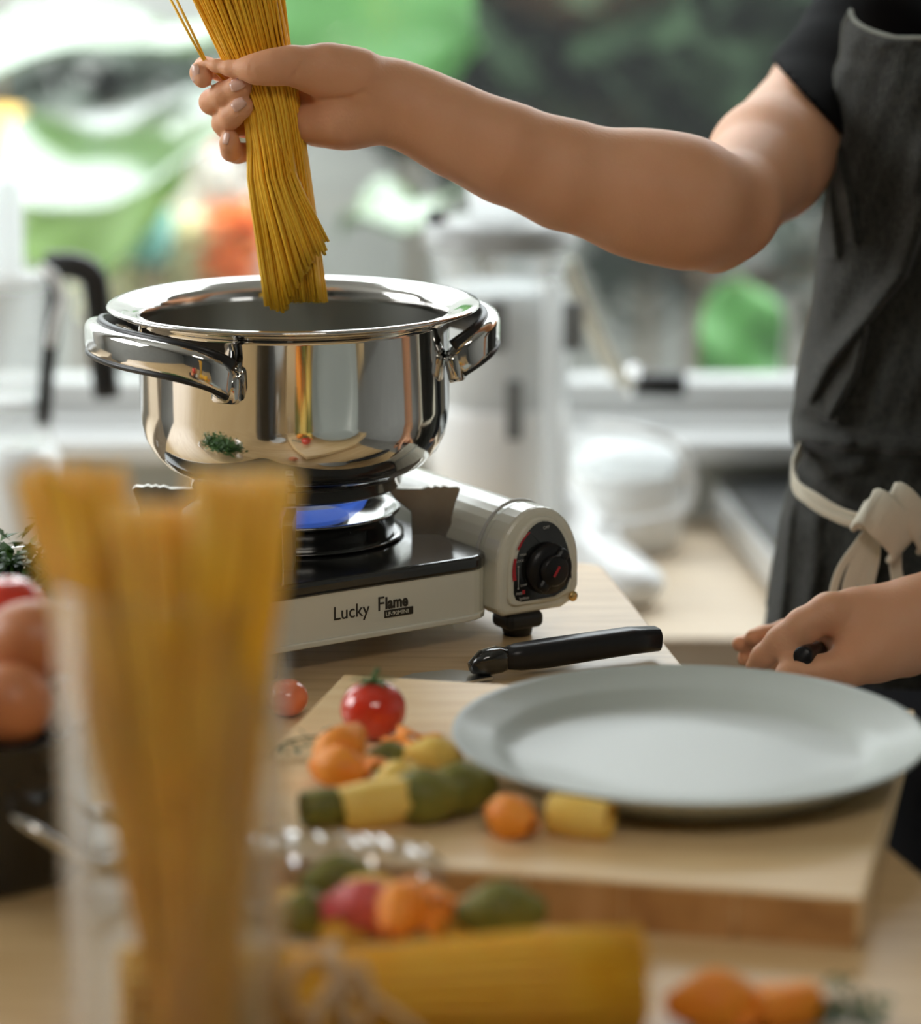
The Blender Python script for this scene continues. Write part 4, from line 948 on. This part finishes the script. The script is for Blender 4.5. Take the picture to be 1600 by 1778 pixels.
# blend order: body mass, then the thenar eminence and each digit on top of it
G = [(.015, forearm + palm), (.015, upper), (.010, hypo), (.010, thenar + thumb[:3]), (.004, thumb[1:]), (.004, index), (.004, middle), (.004, ring_), (.004, pinky)]
def multi(G, h, gks, cuts=(), carve=()):
    """groups joined one after the other, each with its own blend width"""
    allp = [q for _, pr in G for q in pr]
    pts = np.array([[*p] for q in allp for p in q[:2]]); rad = max(max(q[2], q[3]) for q in allp)
    lo = pts.min(0) - rad - .012; hi = pts.max(0) + rad + .012; n = np.ceil((hi - lo) / h).astype(int) + 1
    ax = [lo[i] + np.arange(n[i]) * h for i in range(3)]
    def smin(a, b, k): hh = np.clip(.5 + .5 * (b - a) / k, 0, 1); return b * (1 - hh) + a * hh - k * hh * (1 - hh)
    def prim(q, mg):
        a, b, ra, rb = np.array(q[0], float), np.array(q[1], float), q[2], q[3]
        l_ = np.minimum(a, b) - max(ra, rb) - mg; h_ = np.maximum(a, b) + max(ra, rb) + mg
        sl = tuple(slice(max(0, int((l_[i] - lo[i]) / h)), max(0, min(n[i], int((h_[i] - lo[i]) / h) + 2))) for i in range(3))
        X, Y, Z = np.meshgrid(ax[0][sl[0]], ax[1][sl[1]], ax[2][sl[2]], indexing='ij', sparse=True); ab = b - a
        t = np.clip(((X - a[0]) * ab[0] + (Y - a[1]) * ab[1] + (Z - a[2]) * ab[2]) / max(ab @ ab, 1e-12), 0, 1)
        d2 = (X - a[0] - t * ab[0]) ** 2 + (Y - a[1] - t * ab[1]) ** 2 + (Z - a[2] - t * ab[2]) ** 2
        if len(q) > 4: w = np.array(q[4], float); w /= np.linalg.norm(w); d2 = d2 + (q[5] ** 2 - 1) * ((X - a[0] - t * ab[0]) * w[0] + (Y - a[1] - t * ab[1]) * w[1] + (Z - a[2] - t * ab[2]) * w[2]) ** 2
        return sl, (np.sqrt(d2) - (ra + (rb - ra) * t)).astype(np.float32)
    tot = np.full(n, .5, np.float32)
    for (k, pr), gk in zip(G, gks):
        Gf = np.full(n, .5, np.float32)
        for q in pr:
            sl, d = prim(q, k + .014); Gf[sl] = smin(Gf[sl], d, k)
        tot = smin(tot, Gf, gk)
    for q, k in carve:
        sl, d = prim(q, k + .004); tot[sl] = -smin(-tot[sl], d, k)
    X, Y, Z = np.meshgrid(*ax, indexing='ij', sparse=True)
    for p0, nn in cuts:
        nn = np.array(nn, float); nn /= np.linalg.norm(nn); tot = np.maximum(tot, ((X - p0[0]) * nn[0] + (Y - p0[1]) * nn[1] + (Z - p0[2]) * nn[2]).astype(np.float32))
    return surface_nets(tot, lo, h)
V1, Q1 = multi(G, .0016, [.001, .034, .010, .006, .005, .002, .0012, .0012, .0012], carve=carve)

# torso, neck, head, legs
HIP = Vector((.42, 2.35, .0)); CH = Vector((.475, 2.35, .28))
SHL = Vector((.60, 2.17, .40)); SHR2 = SHR
f_dir = Vector((-.5, -.866, 0)); r_dir = Vector((-.866, .5, 0))
tors = [(HIP + r_dir * .055 + Vector((0, 0, -.10)), CH + r_dir * .05 + Vector((0, 0, -.05)), .095, .088, f_dir, 1.12), (HIP - r_dir * .055 + Vector((0, 0, -.10)), CH - r_dir * .05 + Vector((0, 0, -.05)), .095, .088, f_dir, 1.12),
        (CH + r_dir * .07, CH - r_dir * .07, .095, .095, f_dir, 1.1), (SHR, CH + Vector((0, 0, .13)), .046, .062), (SHL, CH + Vector((0, 0, .13)), .046, .062),
        (CH + Vector((0, 0, .13)), CH + Vector((-.012, -.02, .24)), .055, .048)]
HC = CH + Vector((-.025, -.04, .345))
head = [(HC + r_dir * .074 + Vector((0, 0, -.012)), HC + r_dir * .076 + Vector((0, 0, .012)), .011, .015), (HC - r_dir * .074 + Vector((0, 0, -.012)), HC - r_dir * .076 + Vector((0, 0, .012)), .011, .015), (HC + Vector((0, 0, .02)), HC + Vector((.0, .0, .055)), .074, .074), (HC - Vector((.02, .035, .045)), HC + Vector((0, 0, .02)), .045, .068), (HC + f_dir * .076 + Vector((0, 0, .012)), HC + f_dir * .092 + Vector((0, 0, -.018)), .009, .012)]
legs = []
for s in (1, -1):
    h0 = HIP + r_dir * .075 * s + Vector((0, 0, -.14)); kn_ = h0 + f_dir * .02 + Vector((0, 0, -.36)); an = Vector((kn_.x + .01, kn_.y + .02, FLOOR_Z + .07))
    legs += [(h0, kn_, .078, .055), (kn_, kn_.lerp(an, .35), .052, .052), (kn_.lerp(an, .35), an, .052, .034), (an + Vector((0, 0, -.035)), an + f_dir * .13 + Vector((0, 0, -.042)), .034, .026)]
# left arm reaching down to the dark handle
WL = P(1600, 1062, 2.00); ELL = Vector((.60, 2.02, .06))
V2, Q2 = multi([(.03, tors), (.02, head), (.02, legs), (.02, [(SHL, ELL + Vector((.03, .02, .05)), .046, .040), (ELL + Vector((.03, .02, .05)), ELL, .04, .038)])], .0085, [.001, .02, .03, .03])
lw = 1 / 2560
def lp_(x, y, Y, r): return (P(x, y, Y), r * lw)
def ch2(pts): return [(P(*a[:3]), P(*b[:3]), a[3] * lw, b[3] * lw) for a, b in zip(pts[:-1], pts[1:])]
lmain = [(ELL, P(1730, 1030, 2.01), .040, .034), (P(1730, 1030, 2.01), P(1610, 1062, 2.0), .034, .0255)] + ch2([(1610, 1075, 2.0, 64), (1560, 1082, 2.0, 62), (1500, 1088, 2.0, 60), (1462, 1085, 2.005, 50)]) + ch2([(1560, 1110, 2.02, 60), (1490, 1120, 2.03, 52)])
l_idx = ch2([(1480, 1062, 1.995, 38), (1440, 1062, 1.985, 32), (1395, 1085, 1.98, 28), (1355, 1112, 1.98, 23), (1325, 1140, 1.985, 19), (1312, 1158, 1.99, 17)])
l_thm = ch2([(1570, 1120, 1.99, 50), (1520, 1140, 1.975, 40), (1470, 1160, 1.965, 30), (1425, 1166, 1.96, 23), (1385, 1170, 1.96, 19), (1362, 1174, 1.96, 16)])
l_mid = ch2([(1470, 1075, 2.03, 34), (1420, 1080, 2.045, 27), (1365, 1098, 2.05, 22), (1325, 1104, 2.04, 17), (1308, 1106, 2.03, 15)])
l_rng = ch2([(1470, 1100, 2.045, 32), (1410, 1105, 2.06, 25), (1345, 1118, 2.06, 20), (1300, 1118, 2.045, 16), (1284, 1118, 2.035, 14)])
l_pky = ch2([(1470, 1130, 2.05, 28), (1410, 1140, 2.06, 22), (1350, 1146, 2.06, 18), (1305, 1144, 2.05, 14), (1292, 1144, 2.04, 13)])
V3, Q3 = multi([(.014, lmain), (.005, l_idx), (.010, l_thm), (.004, l_mid), (.004, l_rng), (.004, l_pky)], .0022, [.001, .008, .020, .0015, .0012, .0012], carve=[((P(1450, 1100, 1.95), P(1435, 1112, 1.96), .006, .008), .010)])
V = np.concatenate([V1, V2, V3]); Q = np.concatenate([Q1, Q2 + len(V1), Q3 + len(V1) + len(V2)])
PR = np_mesh('person', V, Q, M['skin'])
sm = PR.modifiers.new('smooth', 'SMOOTH'); sm.factor = .5; sm.iterations = 2
tag(PR, 'person in black tee and charcoal apron lowering a bundle of spaghetti over the steel pot', 'person')
# nails
def nail(c, nrm, along, w, l, m=M['nail']):
    n = Vector(nrm).normalized(); t = Vector(along); t = (t - n * t.dot(n)).normalized(); s = n.cross(t); V = []; Fc = []; N = 8
    for i in range(N + 1):
        for j in range(N + 1):
            u = i / N * 2 - 1; v = j / N * 2 - 1
            ww = w * (1 - .25 * abs(u) ** 3) ; bulge = 1 - .62 * v * v - .18 * u * u
            V.append(Vector(c) + t * u * l + s * v * ww * math.sqrt(max(0, 1 - .25 * u * u)) + n * (bulge * w * .55 - w * .40))
    for i in range(N):
        for j in range(N): k = i * (N + 1) + j; Fc.append((k, k + 1, k + N + 2, k + N + 1))
    o = raw('fingernail', V, Fc, m, PR); so = o.modifiers.new('thickness', 'SOLIDIFY'); so.thickness = .0006; return o
def nat(px, py, dy, n, along, w, l): nail(hp(px, py, dy), n, along, w, l)
nat(412, 146, -.0245, (-.25, -1, .45), (1, 0, .45), .0041, .0050)
nat(414, 180, -.0238, (-.25, -1, .42), (.8, 0, .62), .0040, .0048)
nat(338, 127, -.0115, (-.75, -.72, .05), (.15, 0, -1), .0044, .0056)
nat(392, 240, -.0125, (-.75, -.75, .2), (.1, 0, 1), .0032, .0038)

# ---- clothing: t-shirt ----
TS = [(HIP + r_dir * .058 + Vector((0, 0, -.08)), CH + r_dir * .053 + Vector((0, 0, -.05)), .103, .097, f_dir, 1.12), (HIP - r_dir * .058 + Vector((0, 0, -.08)), CH - r_dir * .053 + Vector((0, 0, -.05)), .103, .097, f_dir, 1.12),
      (CH + r_dir * .075, CH - r_dir * .075, .102, .102, f_dir, 1.1), (SHR, CH + Vector((0, 0, .12)), .056, .070), (SHL, CH + Vector((0, 0, .12)), .056, .070),
      (SHR, P(1440, 165, 2.34), .050, .0475), (P(1440, 165, 2.34), P(1335, 280, 2.22), .0475, .048), (SHL, ELL + Vector((.03, .02, .16)), .058, .054)]
hem = (P(1390, 168, 2.165)); hn = (P(1335, 280, 2.22) - SHR).normalized(); hn = (hn + Vector((.0, .0, -.0))).normalized()
pL, pR_ = P(1340, 104, 2.30), P(1450, 218, 2.30); ev = (pR_ - pL).normalized(); hn = (pL - camo.location).cross(pR_ - camo.location).normalized(); hn = hn if hn.dot(P(1330, 275, 2.2) - pL) > 0 else -hn
cutp = pL + Vector((0, 0, 0))
# build sleeve and trunk apart so the hem plane only trims the sleeve
Vs_, Qs_ = multi([(.03, TS[:3] + TS[3:5] + TS[7:])], .007, [.001], cuts=[((0, 0, -.06), (0, 0, -1))])
Vt_, Qt_ = multi([(.02, TS[3:4] + TS[5:7])], .0035, [.001], cuts=[(cutp, hn)])
# ripple the sleeve a little
w_ = np.sin(Vt_[:, 0] * 130 + Vt_[:, 2] * 60) * .0007 + np.sin(Vt_[:, 2] * 95 - Vt_[:, 0] * 40) * .0009; Vt_[:, 2] += w_
shirt = np_mesh('t_shirt', np.concatenate([Vs_, Vt_]), np.concatenate([Qs_, Qt_ + len(Vs_)]), M['tshirt'], PR)
tl = []
for q in legs[:3] + legs[4:7]: tl.append((q[0], q[1], q[2] + .010, q[3] + .012))
tl += [(HIP + r_dir * .06 + Vector((0, 0, -.12)), HIP - r_dir * .06 + Vector((0, 0, -.12)), .098, .098, f_dir, 1.1)]
Vt2, Qt2 = multi([(.02, tl)], .009, [.001], cuts=[((0, 0, HIP.z - .02), (0, 0, 1))])
np_mesh('trousers', Vt2, Qt2, M['denim'], PR)
for s in (0, 1):
    q = legs[3 + 4 * s]; lathe_o = sdf_mesh([(.01, [(q[0] + Vector((0, 0, 0)), q[1], .042, .036)])], .006, cuts=[((0, 0, FLOOR_Z), (0, 0, -1))]); np_mesh('shoe', *lathe_o, M['black_plastic'], PR)
hr = multi([(.02, [(HC + Vector((.012, .02, .045)), HC + Vector((.02, .035, -.06)), .084, .07), (HC + Vector((0, 0, .06)), HC + Vector((.01, .02, .05)), .080, .082)])], .006, [.001], cuts=[(HC + f_dir * .050 + Vector((0, 0, .02)), f_dir + Vector((0, 0, -.55)))])
np_mesh('hair', *hr, M['hair'], PR)
for s in (1, -1):
    e = HC + f_dir * .070 + r_dir * .031 * s + Vector((0, 0, .012)); lathe('eye', [(.011 * math.sin(math.pi * i / 10), -.011 * math.cos(math.pi * i / 10)) for i in range(11)], M['eye'], PR, 16, tuple(e))
    lathe('iris', [(0, -.005), (.005, -.003), (.006, 0), (.005, .003), (0, .005)], M['hair'], PR, 16, tuple(e + f_dir * .0078))
    tube('eyebrow', [e + Vector((0, 0, .020)) + r_dir * x * s + f_dir * .006 for x in (-.014, 0, .016)], .0028, M['hair'], PR, 8, scale=[1, 1, .5])
tube('lips', [HC + f_dir * .074 + r_dir * x + Vector((0, 0, -.045 - abs(x) * .1)) for x in (-.022, -.01, 0, .01, .022)], .0055, M['lips'], PR, 8, scale=[.3, .9, 1, .9, .3])

# ---- apron: cloth wrapped round the front, left edge open ----
def wpx(v):
    x, y, z = v[0], v[1], v[2] - CAM_H; c, s = math.cos(PITCH), math.sin(PITCH); f = y * c - z * s; return 800 + F_PX * x / f, 889 - F_PX * (y * s + z * c) / f
# left silhouette (photo x by photo y) turned into world x at the body's depth; folds as ridges given in world x,z
sil = [(18, 1478), (35, 1466), (60, 1462), (95, 1460), (120, 1449), (180, 1446), (225, 1445), (260, 1437), (330, 1434), (400, 1424), (470, 1418), (520, 1411), (600, 1396), (660, 1383), (700, 1381), (735, 1372), (752, 1370), (768, 1380), (785, 1386), (840, 1372), (900, 1355), (1000, 1340), (1090, 1326), (1200, 1318), (1330, 1314), (1700, 1312)]
folds = [((1600, 345), (1560, 470), 16, .010), ((1560, 470), (1500, 545), 14, .012), ((1500, 545), (1435, 620), 13, .012), ((1435, 620), (1402, 690), 13, .009),
         ((1500, 545), (1480, 640), 11, .009), ((1480, 640), (1435, 715), 12, .010), ((1600, 250), (1585, 360), 14, .006), ((1448, 150), (1446, 225), 7, .004), ((1450, 260), (1470, 340), 8, .006), ((1470, 340), (1482, 415), 9, .006), ((1436, 330), (1450, 440), 8, .006),
         ((1372, 748), (1470, 765), 14, .012), ((1470, 765), (1600, 770), 16, .008), ((1400, 700), (1450, 720), 14, .008), ((1420, 830), (1500, 800), 12, .005), ((1370, 880), (1352, 1080), 10, .005), ((1420, 900), (1400, 1080), 14, .004), ((1500, 960), (1470, 1080), 14, .004)]
def build_apron():
    ys = [18 + i * 5.2 for i in range(215)]
    NX = 150; V = []; Fc = []
    YC, RX = 2.17, .19
    for y in ys:
        xs = np.interp(y, [a for a, _ in sil], [b for _, b in sil])
        for j in range(NX + 1):
            u = j / NX
            # world: x runs from the silhouette to the far side, y bulges towards the camera
            e = P(xs, y, 2.26); W_ = .36; th = math.pi * (1.0 - u)
            X = e.x + (W_ / 2) * (1 - math.cos(math.pi * u * .93)) ; Yw = 2.262 - .115 * math.sin(math.pi * u * .93 + .02) - .02 * u
            p = Vector((X, Yw, e.z)); sx, sy = wpx(p); d = 0
            for a, b, w, h in folds:
                ax_, ay = a; bx, by = b; L2 = (bx - ax_) ** 2 + (by - ay) ** 2; t = min(1, max(0, ((sx - ax_) * (bx - ax_) + (sy - ay) * (by - ay)) / L2)); dq = math.hypot(sx - ax_ - t * (bx - ax_), sy - ay - t * (by - ay))
                d = max(d, h * math.exp(-(dq / w) ** 2 * .9) * 1.9)
            d += .0022 * math.sin(sx * .045 + sy * .02) * math.sin(sy * .03 - sx * .012) + .0009 * math.sin(sx * .13 + sy * .05)
            d -= .014 * math.exp(-((y - (800 + 100 * min(1, u * 2.5))) / 22) ** 2)      # cinched by the tape
            if y < 62 and u > .03: d += 0
            p.y -= d; V.append(p)
    # top hem drops in a shallow curve right of the corner
    for j in range(NX + 1):
        u = j / NX
        drop = 48 * min(1, u * 5.5) ** .7 if u < .45 else 48 * (1 - (u - .45) * .5)
        for i in range(14):
            k = i * (NX + 1) + j; yy = ys[i] + drop * (1 - i / 14.0); px_, _ = wpx(V[k]); z = P(px_, yy, V[k].y).z; V[k].z = z
    for i in range(len(ys) - 1):
        for j in range(NX): k = i * (NX + 1) + j; Fc.append((k, k + 1, k + NX + 2, k + NX + 1))
    o = raw('apron', V, Fc, M['apron'], PR); so = o.modifiers.new('thickness', 'SOLIDIFY'); so.thickness = .0016; so.offset = 1
    return o, V, NX
AP, AV, ANX = build_apron()
hemp = [AV[j] + Vector((0, -.0006, 0)) for j in range(0, 140, 3)]
tube('top_hem', hemp, .0019, mat('hem_thread', (.20, .21, .18), .9), AP, 6)
side_p = [AV[i * (ANX + 1)] + Vector((.0005, -.0010, 0)) for i in range(1, 200, 3)]
tube('side_hem', side_p, .0017, mat('side_hem_cloth', (.12, .125, .11), .9), AP, 6)
# ---- waist tape, knot, tails ----
def ribbon(name, pts, w, m, par, t=.0022, sc=None, upv=(0, 0, 1)):
    return tube(name, catmull(pts, 6), 0, m, par, prof=rrect(w, t, t * .45, 2), upv=upv, scale=sc)
TY = 2.155
def tp2(x, y, Y): return P(x, y, Y - .026)
tie = thing('x', '', '') if 0 else None
T0 = ribbon('waist_tie', [tp2(1392, 776, 2.255), tp2(1377, 815, 2.215), tp2(1385, 848, 2.190), tp2(1420, 872, 2.165), tp2(1455, 893, 2.150), tp2(1492, 905, 2.138), tp2(1530, 905, 2.130)], .0125, M['tie'], PR)
ribbon('waist_tie_fold', [tp2(1380, 826, 2.206), tp2(1395, 862, 2.178), tp2(1430, 888, 2.157), tp2(1470, 905, 2.141), tp2(1500, 912, 2.132)], .0065, M['tie'], T0)
kn1 = ribbon('knot', [tp2(1494, 896, 2.128), tp2(1515, 882, 2.116), tp2(1542, 906, 2.110), tp2(1572, 938, 2.116), tp2(1560, 950, 2.130)], .030, M['tie'], T0, .005, upv=(-.6, 0, -.8))
ribbon('knot_loop', [tp2(1536, 876, 2.126), tp2(1556, 862, 2.116), tp2(1585, 890, 2.112), tp2(1612, 930, 2.118), tp2(1610, 944, 2.13)], .022, M['tie'], T0, .005, upv=(-.6, 0, -.8))
for pts, w in (([(1512, 915), (1490, 945), (1462, 985), (1448, 1025), (1446, 1060)], .0050), ([(1514, 916), (1502, 950), (1484, 990), (1474, 1030), (1480, 1060)], .0085), ([(1518, 918), (1512, 955), (1500, 1000), (1497, 1050)], .0060),
               ([(1524, 925), (1522, 970), (1512, 1020), (1512, 1060)], .0045), ([(1556, 955), (1556, 985), (1559, 1010), (1556, 1050)], .0075)):
    ribbon('tail', [tp2(x, y, 2.134 - .004 * i) for i, (x, y) in enumerate(pts)], w * 1.2, M['tie'], T0, upv=(1, 0, 0))
# handle held in the lower hand
k1, k2 = P(1394, 1140, 1.955), P(1440, 1122, 2.03)
HK = thing('peeler', 'slim black round handle held end on in the lower hand', 'utensil', tuple(k1))
tube('handle', [(0, 0, 0), (.0006, .001, 0), (k2 - k1) * .5, k2 - k1], .0068, M['black_soft'], HK, 20, scale=[.85, 1, 1, .8]); tube('ferrule', [(k2 - k1), (k2 - k1) * 1.3], .004, M['chrome'], HK, 12)
